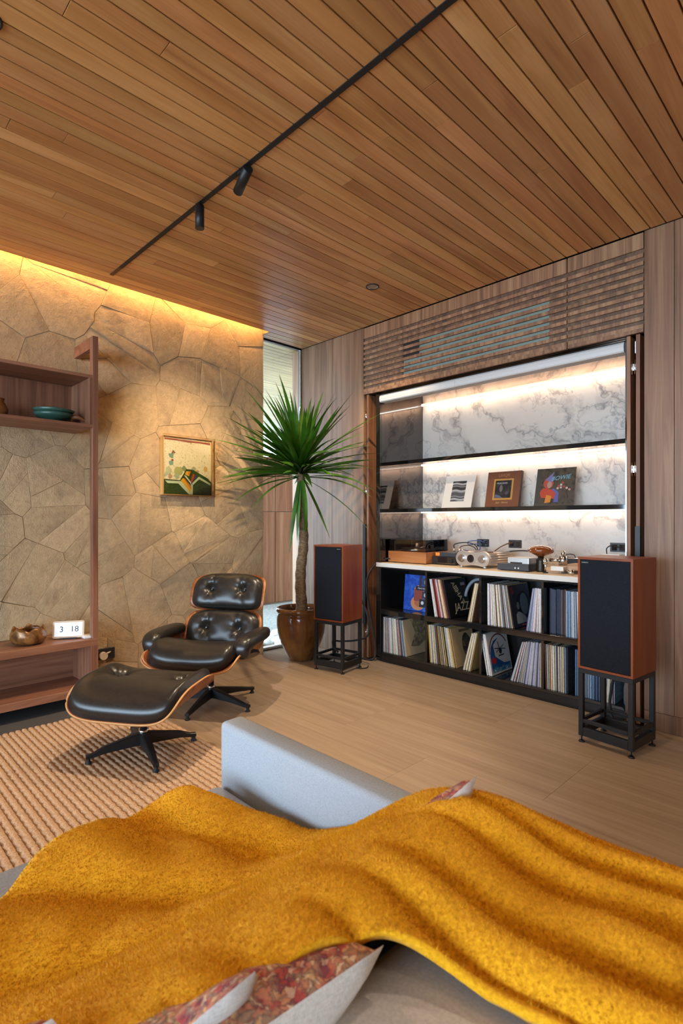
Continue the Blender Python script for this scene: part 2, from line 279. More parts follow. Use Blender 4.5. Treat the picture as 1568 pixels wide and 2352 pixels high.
# ------------------------------------------------------------------ geometry helpers
class MB:
    """collects shapes (world or local coordinates) and links them as one mesh object"""
    def __init__(s): s.v = []; s.f = []; s.mi = []; s.sm = []
    def add(s, vs, fs, mi=0, smooth=False):
        o = len(s.v); s.v += [tuple(map(float, p)) for p in vs]
        s.f += [tuple(i+o for i in f) for f in fs]; s.mi += [mi]*len(fs); s.sm += [smooth]*len(fs); return s
    def bm(s, b, mi=0, smooth=False):
        b.verts.ensure_lookup_table(); b.verts.index_update()
        s.add([v.co[:] for v in b.verts], [[v.index for v in f.verts] for f in b.faces], mi, smooth); b.free(); return s
    def box(s, x0, x1, y0, y1, z0, z1, bev=0.0, seg=2, mi=0, smooth=False):
        if bev <= 0:
            vs = [(x, y, z) for x in (x0, x1) for y in (y0, y1) for z in (z0, z1)]
            return s.add(vs, [(0,1,3,2),(4,6,7,5),(0,4,5,1),(2,3,7,6),(0,2,6,4),(1,5,7,3)], mi)
        b = bmesh.new(); bmesh.ops.create_cube(b, size=1)
        for v in b.verts: v.co = Vector(((x0+x1)/2+v.co.x*(x1-x0), (y0+y1)/2+v.co.y*(y1-y0), (z0+z1)/2+v.co.z*(z1-z0)))
        bmesh.ops.bevel(b, geom=b.edges[:], offset=bev, segments=seg, profile=0.5, affect='EDGES')
        return s.bm(b, mi, smooth)
    def cyl(s, p0, p1, r0, r1=None, n=20, mi=0, caps=True, smooth=True):
        r1 = r0 if r1 is None else r1; p0 = Vector(p0); p1 = Vector(p1); d = (p1-p0).normalized()
        a = d.orthogonal().normalized(); b = d.cross(a)
        vs = []
        for p, r in ((p0, r0), (p1, r1)):
            vs += [p + (a*math.cos(2*PI*k/n)+b*math.sin(2*PI*k/n))*r for k in range(n)]
        s.add(vs, [(k, (k+1) % n, n+(k+1) % n, n+k) for k in range(n)], mi, smooth)
        if caps:
            s.add(vs[:n], [tuple(range(n-1, -1, -1))], mi); s.add(vs[n:], [tuple(range(n))], mi)
        return s
    def lathe(s, prof, c=(0, 0), n=40, mi=0, close=True):
        vs = [(c[0]+r*math.cos(2*PI*k/n), c[1]+r*math.sin(2*PI*k/n), z) for r, z in prof for k in range(n)]
        fs = [(j*n+k, j*n+(k+1) % n, (j+1)*n+(k+1) % n, (j+1)*n+k) for j in range(len(prof)-1) for k in range(n)]
        if close:
            fs.append(tuple(range(n-1, -1, -1))); fs.append(tuple((len(prof)-1)*n+k for k in range(n)))
        return s.add(vs, fs, mi, True)
    def tube(s, pts, r, n=8, mi=0):
        pts = [Vector(p) for p in pts]; rs = r if isinstance(r, (list, tuple)) else [r]*len(pts)
        t0 = (pts[1]-pts[0]).normalized(); a = t0.orthogonal().normalized(); vs = []
        for i, p in enumerate(pts):
            t = (pts[min(i+1, len(pts)-1)]-pts[max(i-1, 0)]).normalized()
            a = (a - t*a.dot(t)).normalized(); b = t.cross(a)
            vs += [p+(a*math.cos(2*PI*k/n)+b*math.sin(2*PI*k/n))*rs[i] for k in range(n)]
        fs = [(j*n+k, j*n+(k+1) % n, (j+1)*n+(k+1) % n, (j+1)*n+k) for j in range(len(pts)-1) for k in range(n)]
        fs += [tuple(range(n-1, -1, -1)), tuple((len(pts)-1)*n+k for k in range(n))]
        return s.add(vs, fs, mi, True)
    def prism(s, poly, axis, a0, a1, mi=0, smooth=False):
        """polygon in the two axes other than `axis`, extruded along it"""
        def p3(p, a): q = list(p); q.insert('xyz'.index(axis), a); return q
        n = len(poly); vs = [p3(p, a0) for p in poly]+[p3(p, a1) for p in poly]
        s.add(vs, [tuple(range(n-1, -1, -1)), tuple(range(n, 2*n))], mi)
        return s.add(vs, [(k, (k+1) % n, n+(k+1) % n, n+k) for k in range(n)], mi, smooth)
    def grid(s, fn, nu, nv, mi=0, smooth=True):
        vs = [fn(-1+2*i/nu, -1+2*j/nv) for i in range(nu+1) for j in range(nv+1)]
        return s.add(vs, [(i*(nv+1)+j, (i+1)*(nv+1)+j, (i+1)*(nv+1)+j+1, i*(nv+1)+j+1) for i in range(nu) for j in range(nv)], mi, smooth)
    def xf(s, mat): s.v = [tuple(mat @ Vector(p)) for p in s.v]; return s
    def mesh(s, name, mats, off=(0, 0, 0)):
        me = bpy.data.meshes.new(name); ox, oy, oz = off
        me.from_pydata([(x-ox, y-oy, z-oz) for x, y, z in s.v], [], s.f)
        for m in (mats if isinstance(mats, (list, tuple)) else [mats]): me.materials.append(m)
        me.polygons.foreach_set('material_index', s.mi); me.polygons.foreach_set('use_smooth', s.sm)
        b = bmesh.new(); b.from_mesh(me); bmesh.ops.remove_doubles(b, verts=b.verts, dist=1e-6); bmesh.ops.recalc_face_normals(b, faces=b.faces); b.to_mesh(me); b.free()
        me.update(); return me
    def part(s, name, mats, parent, label=None, kind=None, world=True, weighted=False):
        root = parent
        while root.parent is not None: root = root.parent
        off = root.location if world else (0, 0, 0)
        o = bpy.data.objects.new(name, s.mesh(name, mats, off)); COL.objects.link(o); o.parent = parent
        if label: o['label'] = label
        if kind: o['kind'] = kind
        return o
    def top(s, name, mats, label=None, cat=None, group=None, kind=None):
        v = np.array(s.v); off = ((v[:, 0].min()+v[:, 0].max())/2, (v[:, 1].min()+v[:, 1].max())/2, v[:, 2].min())
        o = bpy.data.objects.new(name, s.mesh(name, mats, off)); COL.objects.link(o); o.location = off
        return tag(o, label, cat, group, kind)
def tag(o, label=None, cat=None, group=None, kind=None):
    for k, v in (('label', label), ('category', cat), ('group', group), ('kind', kind)):
        if v: o[k] = v
    return o
def thing(name, label, cat, loc, rz=0, scale=1, group=None):
    o = bpy.data.objects.new(name, None); COL.objects.link(o); o.location = loc; o.rotation_euler = (0, 0, rz); o.scale = (scale,)*3
    o.empty_display_size = 0.1
    return tag(o, label, cat, group)
def copy_tree(o, parent=None):
    c = o.copy(); COL.objects.link(c); c.parent = parent
    for ch in list(o.children): copy_tree(ch, c)
    return c
def link_part(name, mesh, parent, loc=(0, 0, 0), rot=(0, 0, 0), scale=(1, 1, 1)):
    o = bpy.data.objects.new(name, mesh); COL.objects.link(o); o.parent = parent; o.location = loc; o.rotation_euler = rot; o.scale = scale; return o
def B(x0, x1, y0, y1, z0, z1, bev=0.0, seg=2): return MB().box(x0, x1, y0, y1, z0, z1, bev, seg)
def text_mb(txt, size, mat4, depth=0.0006, align='CENTER', shear=0.0):
    cu = bpy.data.curves.new('lettering', 'FONT'); cu.body = txt; cu.size = size; cu.align_x = align; cu.align_y = 'CENTER'; cu.extrude = depth; cu.shear = shear; cu.resolution_u = 3
    o = bpy.data.objects.new('lettering', cu); COL.objects.link(o)
    me = bpy.data.meshes.new_from_object(o.evaluated_get(bpy.context.evaluated_depsgraph_get()))
    mb = MB(); mb.add([mat4 @ v.co for v in me.vertices], [tuple(p.vertices) for p in me.polygons])
    bpy.data.objects.remove(o); bpy.data.meshes.remove(me); bpy.data.curves.remove(cu); return mb
def frame_mat(origin, xdir, ydir):
    x = Vector(xdir).normalized(); y = Vector(ydir); y = (y-x*y.dot(x)).normalized(); z = x.cross(y)
    m = Matrix((x, y, z)).transposed().to_4x4(); m.translation = Vector(origin); return m
def ss(a, b, x):
    t = min(1, max(0, (x-a)/(b-a))); return t*t*(3-2*t)
def bez(p0, p1, p2, p3, n=16):
    out = []
    for i in range(n+1):
        t = i/n; out.append(tuple((1-t)**3*a+3*t*(1-t)**2*b+3*t*t*(1-t)*c+t**3*d for a, b, c, d in zip(p0, p1, p2, p3)))
    return out
def spline(pts, n=10):
    P = [Vector(p) for p in pts]; P = [P[0]*2-P[1]]+P+[P[-1]*2-P[-2]]; out = []
    for i in range(1, len(P)-2):
        for k in range(n):
            t = k/n; a, b, c, d = P[i-1:i+3]
            out.append(0.5*((2*b)+(c-a)*t+(2*a-5*b+4*c-d)*t*t+(3*b-a-3*c+d)*t**3))
    return out+[P[-2]]

# ------------------------------------------------------------------ the room
ZC = 2.87; XS = -3.95; YW = 3.44; XG = -4.05; NX0 = -3.06; NX1 = -1.10; NY = 4.09
def struct(name, mb, mats): return mb.top(name, mats, kind='structure')
# floor with stone tiles
flo = struct('floor', B(-4.2, 2.6, -3.4, 4.2, -0.06, -0.004), M['grout'])
me = MB().box(0, 1.1993, 0, 0.5993, -0.012, 0, 0.0004, 1).mesh('tile', M['floor'])
for r in range(13):
    for c in range(7):
        x = -4.04 + c*1.2 - (0.6 if r % 2 else 0); y = 3.44-0.6*(r+1)
        if x > 2.4 or y < -3.3: continue
        w = 1.0
        if x < -4.06: continue
        link_part('tile', me, flo, (x-flo.location.x, y-flo.location.y, 0-flo.location.z))
for r in range(1, 13, 2):
    link_part('tile', me, flo, (-4.04-flo.location.x, 3.44-0.6*(r+1)-flo.location.y, 0-flo.location.z), scale=(0.497, 1, 1))
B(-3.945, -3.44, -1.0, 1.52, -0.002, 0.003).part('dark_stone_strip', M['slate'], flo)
# ceiling with separate boards
cei = struct('ceiling', B(-3.845, 2.6, -3.4, 4.2, ZC+0.022, ZC+0.16), M['track'])
PW = 0.0805; bm_cache = {}
def board(L):
    if L not in bm_cache: bm_cache[L] = MB().box(0, PW-0.0060, 0, L, 0, 0.02, 0.0012, 1).mesh('plank', M['ceil'])
    return bm_cache[L]
def lay(par, x, y0, y1, z):
    if y1-y0 > 0.05: link_part('plank', board(round(y1-y0-0.0015, 3)), par, (x-par.location.x, y0-par.location.y, z-par.location.z))
for k in range(-4, 41):
    x = -0.876 + 0.002 - PW*k
    if x < -4.09: continue
    yend = 3.425
    if x < -3.86:
        lay(cei, x, 2.915, yend, ZC); continue
    js = sorted({round((random.uniform(-2.0, 0.4) + j*random.choice((1.8, 2.1, 2.4)))*10)/10 for j in range(3)}); y = -3.2
    for j in js:
        if j-y > 0.6 and yend-j > 0.5: lay(cei, x, y, j, ZC); y = j
    lay(cei, x, y, yend, ZC)
for k in range(5, 29):                                                # boards behind and beside the view
    x = -0.876+0.002+PW*k
    if x < 1.2: lay(cei, x, -0.5, 3.425, ZC)
B(-4.06, -3.845, 2.905, 4.2, ZC+0.022, ZC+0.16).part('cove_end', M['track'], cei)
B(-3.99, -3.845, -3.3, 2.907, ZC+0.10, ZC+0.16).part('cove_top', plain('cove_paint', rgb('d8b070'), 0.8), cei)
B(-3.853, -3.846, -3.3, 2.907, ZC-0.001, ZC+0.10).part('cove_lip', M['ceil'], cei)
B(-3.99, -3.85, 2.902, 2.912, ZC, ZC+0.10).part('cove_end_board', M['ceil'], cei)
B(-4.05, 1.2, 3.427, 3.44, ZC+0.004, ZC+0.02).part('shadow_gap', M['track'], cei)
# lighting track, spots, downlights
tr = thing('lighting_track', 'long black lighting track recessed across the timber ceiling', 'track', (-1.6, 1.4675, ZC-0.004))
B(-3.56, 1.4, 1.455, 1.480, ZC-0.004, ZC+0.006).part('channel', M['track'], tr)
B(-3.715, -3.56, 1.4555, 1.4795, ZC-0.003, ZC+0.006).part('end_cover', plain('track_end_brown', rgb('3a2413'), 0.5), tr, label='dark brown end cover')
s1 = thing('track_spotlight', 'black cylinder spotlight hanging straight down from the ceiling track', 'spotlight', (-2.55, 1.4675, 2.74))
MB().cyl((-2.55, 1.4675, 2.738), (-2.55, 1.4675, 2.856), 0.0235, n=28).part('body', M['black_metal'], s1)
MB().cyl((-2.55, 1.4675, 2.856), (-2.55, 1.4675, 2.868), 0.011, n=16).part('stem', M['black_metal'], s1)
MB().cyl((-2.55, 1.4675, 2.7375), (-2.55, 1.4675, 2.739), 0.018, n=20).part('lens', M['black_plastic'], s1)
s2 = thing('track_spotlight', 'black spotlight tilted sideways on the ceiling track, aimed at the stone wall', 'spotlight', (-2.2, 1.4675, 2.83))
pa, pb = Vector((-2.11, 1.468, 2.852)), Vector((-2.245, 1.50, 2.812))
MB().cyl(pa, pb, 0.0235, n=28).part('body', M['black_metal'], s2)
MB().cyl(pb, pb+(pb-pa).normalized()*0.001, 0.018, n=20).part('lens', M['lamp_glow'], s2)
B(-2.19, -2.15, 1.460, 1.475, 2.852, 2.868).part('bracket', M['black_metal'], s2)
def downlight(x, y, label):
    d = thing('ceiling_downlight', label, 'downlight', (x, y, ZC-0.006))
    p = [(0.040, ZC-0.004), (0.046, ZC-0.006), (0.048, ZC-0.002), (0.048, ZC+0.002), (0.038, ZC+0.002), (0.040, ZC-0.004)]
    MB().lathe(p, (x, y), 32, close=False).part('trim_ring', M['black_metal'], d)
    MB().lathe([(0.040, ZC-0.003), (0.030, ZC-0.001)], (x, y), 32, close=False).part('reflector', M['chrome'], d)
    MB().cyl((x, y, ZC-0.0015), (x, y, ZC-0.0005), 0.030, n=28).part('lens', plain('lens_glass', (0.35, 0.28, 0.22), 0.1), d)
downlight(-2.589, 2.866, 'small round downlight in the ceiling above the potted plant')
downlight(-2.105, 0.42, 'dark round downlight at the far left edge of the ceiling')

# stone wall: irregular stones, each its own piece
wl = struct('wall_left', B(-4.05, XS-0.012, -1.7, 2.905, 0, ZC+0.10), M['mortar'])
def voronoi(y0, y1, z0, z1, n):
    rs = random.Random(11); pts = []
    while len(pts) < n:
        best = max(((rs.uniform(y0, y1), rs.uniform(z0, z1)) for _ in range(3)), key=lambda p: min([((p[0]-q[0])*0.9)**2+(p[1]-q[1])**2 for q in pts] or [9]))
        pts.append(best)
    W = [rs.uniform(-0.006, 0.006) for _ in pts]; cells = []
    for i, p in enumerate(pts):
        poly = [(y0, z0), (y1, z0), (y1, z1), (y0, z1)]
        for j, q in enumerate(pts):
            if i == j: continue
            dx, dy = q[0]-p[0], q[1]-p[1]; d2 = dx*dx+dy*dy
            if d2 > 1.4: continue
            lim = (d2/2 + (W[i]-W[j]))/1.0; out = []
            for a in range(len(poly)):
                A, Bp = poly[a], poly[(a+1) % len(poly)]
                fa = (A[0]-p[0])*dx+(A[1]-p[1])*dy-lim; fb = (Bp[0]-p[0])*dx+(Bp[1]-p[1])*dy-lim
                if fa <= 0: out.append(A)
                if fa*fb < 0: t = fa/(fa-fb); out.append((A[0]+t*(Bp[0]-A[0]), A[1]+t*(Bp[1]-A[1])))
            poly = out
            if len(poly) < 3: break
        if len(poly) >= 3: cells.append(poly)
    def area(p): return abs(sum(p[k][0]*p[(k+1) % len(p)][1]-p[(k+1) % len(p)][0]*p[k][1] for k in range(len(p))))/2
    out = []                                                       # split the larger cells along a slanting chord: T joints
    for p in cells:
        todo = [p]
        while todo:
            c = todo.pop(); a = area(c)
            if a < rs.uniform(0.045, 0.16): out.append(c); continue
            cx = sum(q[0] for q in c)/len(c)+rs.uniform(-0.05, 0.05); cz = sum(q[1] for q in c)/len(c)+rs.uniform(-0.05, 0.05); th = rs.uniform(0, PI); nx, nz = math.cos(th), math.sin(th)
            f = [(q[0]-cx)*nx+(q[1]-cz)*nz for q in c]; A, Bq = [], []
            for k in range(len(c)):
                q, r, fq, fr = c[k], c[(k+1) % len(c)], f[k], f[(k+1) % len(c)]
                (A if fq <= 0 else Bq).append(q)
                if fq*fr < 0: t = fq/(fq-fr); m = (q[0]+t*(r[0]-q[0]), q[1]+t*(r[1]-q[1])); A.append(m); Bq.append(m)
            if min(len(A), len(Bq)) < 3 or min(area(A), area(Bq)) < 0.014: out.append(c)
            else: todo += [A, Bq]
    return out
def stones(par, cells, xf, rs):
    for poly in cells:
        cy = sum(p[0] for p in poly)/len(poly); cz = sum(p[1] for p in poly)/len(poly)
        clean = []
        for p in poly:
            if not clean or math.hypot(p[0]-clean[-1][0], p[1]-clean[-1][1]) > 0.008: clean.append(p)
        if len(clean) < 3: continue
        n = len(clean); ty, tz = rs.uniform(-0.018, 0.018), rs.uniform(-0.018, 0.018); h0 = rs.uniform(-0.001, 0.003)
        def ins(p, d):
            r = math.hypot(p[0]-cy, p[1]-cz) or 1; k = max(0, 1-d/r); return (cy+(p[0]-cy)*k, cz+(p[1]-cz)*k)
        g = rs.choice((0.0001, 0.0002, 0.0004, 0.0008, 0.0014)); mb = MB()
        r0 = [ins(p, g) for p in clean]; r1 = [ins(p, g+0.0025) for p in clean]; r2 = [ins(p, min(0.06, 0.35*math.hypot(p[0]-cy, p[1]-cz))) for p in clean]
        X = lambda p, d: (xf+h0+d+ty*(p[0]-cy)+tz*(p[1]-cz), p[0], p[1])
        vs = [(XS-0.03, *p) for p in r0]+[X(p, -0.0025) for p in r0]+[X(p, 0.0) for p in r1]+[X(p, rs.uniform(0.0, 0.003)) for p in r2]
        fs = [(a*n+k, a*n+(k+1) % n, (a+1)*n+(k+1) % n, (a+1)*n+k) for a in range(3) for k in range(n)]+[tuple(3*n+k for k in range(n))]
        mb.add(vs, fs); mb.part('stone', M['stone'], par)
rs = random.Random(5)
stones(wl, voronoi(-1.7, 2.915, 0, ZC+0.08, 125), XS-0.004, rs)

# record wall: backing, veneer panels
wb = struct('wall_back', B(-4.18, 2.6, 4.16, 4.22, 0, 3.0), M['door_wood'])
def panel(x0, x1, z0=0.0, z1=ZC+0.004, y0=YW, y1=YW+0.03): B(x0, x1, y0, y1, z0, z1, 0.001, 1).part('panel', M['walnut'], wb)
panel(XG-0.004, -3.612); panel(-3.610, -3.212)
panel(-0.993, -0.842, 0.105); panel(-0.840, -0.30, 0.105); panel(-0.298, 0.45, 0.105); panel(0.452, 1.2, 0.105); panel(1.202, 2.55, 0.105)
panel(-0.993, -0.30, 0.0, 0.103); panel(-0.298, 1.2, 0, 0.103)
B(-4.18, XG-0.006, YW, 4.15, 0, ZC+0.004).part('outer_return', M['walnut'], wb)
B(-3.245, -3.213, YW+0.032, 4.15, 0, ZC).part('jamb', M['door_wood'], wb); B(-0.993, -0.962, YW+0.032, 4.15, 0, ZC).part('jamb', M['door_wood'], wb)
B(-3.21, -0.995, YW+0.035, 4.15, 2.292, 2.315).part('pocket_top', M['black_wood'], wb)
# niche lining: marble slab, mirror black side, bronze soffit
B(NX0, NX1, NY, NY+0.02, 0.80, 2.30).part('marble_slab', M['marble'], wb)
B(NX0-0.02, NX0, 3.505, NY+0.02, 0.842, 2.285).part('niche_side', M['black_mirror'], wb, label='mirror black glass side panel')
B(NX0-0.045, NX0-0.001, 3.485, 3.504, 0, 2.285).part('niche_post', M['black_gloss'], wb); B(NX1+0.002, NX1+0.022, 3.45, 3.504, 0, 2.285).part('niche_post', M['black_gloss'], wb)
B(NX1, NX1+0.02, 3.505, NY+0.02, 0.842, 2.285).part('niche_side', M['black_gloss'], wb)
B(NX0, NX1, 3.505, NY, 2.272, 2.29).part('soffit', M['bronze_mirror'], wb)
B(NX0+0.002, NX1-0.002, 4.062, 4.086, 2.262, 2.2715).part('led_strip', M['led'], wb)
# remaining walls of the room, and an added overhang outside
wr = struct('wall_right', B(2.55, 2.6, -3.4, 4.2, 0, 3.0), M['walnut'])
wf = struct('wall_front', B(-4.05, 2.6, -3.4, -3.3, 2.66, 3.0).box(-4.05, -3.6, -3.4, -3.3, 0, 2.66).box(2.4, 2.6, -3.4, -3.3, 0, 2.66).box(-3.6, 2.4, -3.4, -3.3, 0, 0.06), plain('front_wall', rgb('b89a7c'), 0.8))
w2 = struct('window_2', B(-3.6, -3.54, -3.36, -3.32, 0.06, 2.66).box(2.34, 2.4, -3.36, -3.32, 0.06, 2.66).box(-3.54, 2.34, -3.36, -3.32, 2.6, 2.66).box(-3.54, 2.34, -3.36, -3.32, 0.06, 0.12).box(-1.62, -1.57, -3.36, -3.32, 0.12, 2.6).box(0.35, 0.40, -3.36, -3.32, 0.12, 2.6), M['black_metal'])
struct('trim_1', B(-4.06, -3.95, -3.4, -1.7, 0, 3.0), M['mortar'])
struct('sky_shade_overhang', B(-5, 4, -6.4, -3.41, 2.78, 2.95), M['walnut'])  # overhang added out of view to cut high sky light at the rear window
struct('trim_6', B(-4.08, 6, -14, -3.41, -0.12, -0.03), plain('terrace_stone', rgb('b5aca0'), 0.9))
# slot window beside the stone wall
win = struct('window_1', B(XG-0.03, XG+0.015, 2.915, YW-0.002, 0.0, 0.022), M['headrail'])
B(XG-0.03, XG+0.01, 2.915, YW-0.002, ZC-0.008, ZC+0.01).part('head_frame', M['black_metal'], win)
B(XG-0.03, XG+0.009, YW-0.012, YW-0.001, 0.0225, ZC-0.0085).part('side_frame', plain('bronze_frame', rgb('4a4038'), 0.5), win)
B(XG-0.006, XG+0.004, 2.916, YW-0.0125, 0.0225, ZC-0.0085).part('pane', M['glass'], win)
B(XG+0.016, XG+0.026, 2.915, YW-0.002, 0.0, 0.004).part('track_seal', M['rubber'], win)
# outside: ground, soffit, clad wall, greenery
gr = struct('trim_2', B(-14, -4.09, -3, 14, -0.12, -0.03), noisy('pale_gravel', rgb('6d6c68'), rgb('98978f'), 60, 0.95, 0.8, 0.02))
pb_ = MB(); rs = random.Random(3)
for k in range(150):
    x, y = rs.uniform(-4.75, -4.12), rs.uniform(2.7, 4.2); r = rs.uniform(0.02, 0.055); b = bmesh.new(); bmesh.ops.create_icosphere(b, subdivisions=2, radius=r)
    sx, sy, sz = rs.uniform(.8, 1.4), rs.uniform(.8, 1.4), rs.uniform(.5, .8)
    for v in b.verts: v.co = Vector((x+v.co.x*sx, y+v.co.y*sy, -0.02+r*0.4+v.co.z*sz))
    pb_.bm(b, 0, True)
pb_.part('pebbles', plain('white_pebble', rgb('d5d3cd'), 0.7), gr, kind='stuff')
so = struct('trim_3', B(-8.6, -4.09, 1.7, 12, ZC+0.022, ZC+0.12), plain('soffit_back', rgb('6b5a3c'), 0.9))
sm = MB()
for k in range(55): sm.box(-4.10-PW*(k+1)+0.006, -4.10-PW*k, 1.7, 12, ZC, ZC+0.02)
sm.part('soffit_boards', wood('soffit_wood', [rgb('8a7040'), rgb('a0854f'), rgb('b49a62')], 'y', 1, 0.02, 0.5, 0.2, 9), so, kind='stuff')
M['clad'] = wood('outside_cladding', [rgb('4a2c1c'), rgb('573725'), rgb('634330')], 'z', 1, 0.05, 0.95, 0.2, 12)
M['clad'].node_tree.nodes['Principled BSDF'].inputs['Specular IOR Level'].default_value = 0.05
ow = struct('trim_4', B(-6.42, -6.34, 4.10, 10, -0.03, 2.12), M['mortar'])
for k in range(-1, 7):
    for z0, z1 in ((0.0, 1.322), (1.330, 2.12)): B(-6.338, -6.315, 4.87+0.78*k+0.004, 4.87+0.78*(k+1)-0.004, z0, z1, 0.002, 1).part('panel', M['clad'], ow)
hd = MB(); rs = random.Random(9)
for k in range(2600):
    p = Vector((rs.uniform(-10.4, -9.6), rs.uniform(2, 14), rs.uniform(0, 2.5))); a = Vector((rs.gauss(0, 1), rs.gauss(0, 1), rs.gauss(0, 1))).normalized(); q = a.orthogonal().normalized()*0.05
    hd.add([p-q, p+a*0.09, p+q, p-a*0.09], [(0, 1, 2, 3)])
hedge = hd.top('hedge', M['leaf'], 'green hedge beyond the outside wall seen past the plant', 'hedge', kind='stuff')

# louvred air grille above the niche
lg = thing('air_grille', 'long walnut louvred air grille above the record niche', 'grille', (-2.1, YW, 2.30))
GX0, GX1, GS = -3.208, -0.997, -1.438
for a, b_ in ((GX0, GS-0.003), (GS+0.003, GX1)):
    B(a, b_, YW-0.002, YW+0.018, 2.776, ZC-0.002, 0.001, 1).part('head_board', M['louver'], lg)
    B(a, b_, YW-0.002, YW+0.02, 2.292, 2.316, 0.001, 1).part('bottom_rail', M['louver'], lg)
    for k in range(10):
        zt = 2.750-0.0458*k
        B(a, b_, YW-0.002, YW+0.010, zt-0.0235, zt, 0.001, 1).part('slat', M['louver'], lg)
B(GX0, -2.78, YW+0.0105, YW+0.020, 2.30, 2.86).part('back_board', M['louver_back'], lg)
B(-1.56, GX1, YW+0.0105, YW+0.020, 2.30, 2.86).part('back_board', M['louver_back'], lg)
B(-2.78, -1.56, YW+0.0105, YW+0.020, 2.66, 2.86).part('back_board', M['louver_back'], lg); B(-2.78, -1.56, YW+0.0105, YW+0.020, 2.30, 2.365).part('back_board', M['louver_back'], lg)
B(-2.78, -1.56, YW+0.0165, YW+0.022, 2.34, 2.70).part('coil_filter', plain('grey_green_filter', rgb('7f8c82'), 0.7), lg, label='grey green filter behind the slats')
B(-2.78, -2.62, YW+0.0115, YW+0.0160, 2.50, 2.66).part('control_box', M['black_plastic'], lg)
B(-2.79, -2.78, YW+0.0145, YW+0.06, 2.30, 2.70).part('frame_side', M['black_wood'], lg); B(-1.56, -1.55, YW+0.0145, YW+0.06, 2.30, 2.70).part('frame_side', M['black_wood'], lg)
# silver roller shutter casing
hr = thing('shutter_headrail', 'silver aluminium headrail along the top of the niche', 'headrail', (-2.08, 3.47, 2.21))
prof = [(3.475, 2.207), (3.468, 2.214), (3.464, 2.235), (3.468, 2.256), (3.478, 2.268), (3.55, 2.268), (3.55, 2.207)]
MB().prism(prof, 'x', -3.052, -2.30, 0).part('casing', M['headrail'], hr); MB().prism(prof, 'x', -2.2985, -1.112, 0).part('casing', M['headrail'], hr)
B(-3.05, -1.115, 3.48, 3.54, 2.2685, 2.275).part('top_bracket', M['black_metal'], hr)

# folding doors in their pockets
def hinge(par, x0, x1, y, z):
    b = B(x0, x1, y, y+0.004, z-0.020, z+0.020, 0.001, 1)
    b.cyl((x0+0.006, y-0.002, z-0.042), (x0+0.006, y-0.002, z+0.042), 0.0035, n=10); b.cyl((x1-0.006, y-0.002, z-0.042), (x1-0.006, y-0.002, z+0.042), 0.0035, n=10)
    b.part('hinge', M['chrome'], par)
d1 = struct('door_1', B(-3.178, -3.155, YW+0.004, 4.05, 0.012, 2.286, 0.001, 1), M['door_wood'])
for z in (2.11, 1.455, 0.80, 0.22): hinge(d1, -3.206, -3.180, YW+0.018, z)
B(-3.212, -3.180, YW-0.012, YW+0.012, 0.30, 1.165, 0.001, 1).part('pull_handle', M['black_metal'], d1)
d2 = struct('door_2', B(-1.0885, -1.0675, YW+0.004, 4.05, 0.012, 2.286, 0.001, 1), M['door_wood'])
d3 = struct('door_3', B(-1.0385, -1.0165, YW+0.004, 4.05, 0.012, 2.286, 0.001, 1), M['door_wood'])
for z in (2.10, 1.50, 0.80, 0.30): hinge(d2, -1.0665, -1.0395, YW+0.012, z)
B(-1.046, -1.0395, YW+0.012, YW+0.016, 2.18, 2.25).part('pivot_plate', M['silver'], d3)
B(-1.0395, -1.011, YW-0.012, YW+0.003, 0.30, 1.165, 0.001, 1).part('pull_handle', M['black_metal'], d3)

# ------------------------------------------------------------------ record cabinet
CY = 3.476; CB = 3.86; ZT = 0.803
cab = thing('record_cabinet', 'low black lacquered record cabinet with two rows of open cubbies', 'cabinet', (-2.08, 3.67, 0))
B(NX0, NX1, CY+0.002, CB, 0.0, 0.058, 0.001, 1).part('plinth', M['black_wood'], cab)
B(NX0, NX1, CY, CB, 0.059, 0.077, 0.001, 1).part('shelf_board', M['black_gloss'], cab)
B(NX0, NX1, CY, CB, 0.402, 0.444, 0.001, 1).part('shelf_board', M['black_gloss'], cab)
B(NX0, NX1, CY, CB+0.2, 0.790, ZT, 0.001, 1).part('top_board', M['black_gloss'], cab)
B(NX0, NX1, CB+0.001, CB+0.012, 0.059, 0.79).part('back_panel', M['black_wood'], cab)
DIV = (-2.571, -2.087, -1.619)
for x0, x1 in ((NX0, NX0+0.016), *[(d-0.009, d+0.009) for d in DIV], (NX1-0.016, NX1)):
    for z0, z1 in ((0.0775, 0.4015), (0.4445, 0.7895)): B(x0, x1, CY+0.001, CB, z0, z1, 0.001, 1).part('divider', M['black_gloss'], cab)
B(NX0-0.045, NX1+0.02, CY-0.006, NY-0.001, ZT+0.001, 0.837, 0.001, 1)
ct = thing('countertop', 'pale birch countertop with a white front edge on the black record cabinet', 'countertop', (-2.08, 3.78, ZT+0.001))
B(NX0-0.03, NX1+0.0, CY, NY-0.001, ZT+0.0005, 0.838, 0.001, 1).part('slab', M['counter'], ct)
B(NX0-0.03, NX1+0.0, CY-0.009, CY-0.0005, ZT+0.0005, 0.838, 0.001, 1).part('edge_band', M['counter_edge'], ct)

# shelves of the niche, with a light line under each
for k, (z, l) in enumerate(((1.712, 'empty black glass shelf, upper one in the marble niche'), (1.274, 'black glass shelf in the marble niche carrying three display records'))):
    sh = thing('niche_shelf', l, 'shelf', (-2.08, 3.97, z))
    B(NX0+0.001, NX1-0.001, 3.86, NY-0.001, z, z+0.032, 0.001, 1).part('board', M['black_gloss'], sh)
    B(NX0+0.002, NX1-0.002, 4.060, 4.086, z-0.008, z-0.0005).part('led_strip', M['led'], sh)

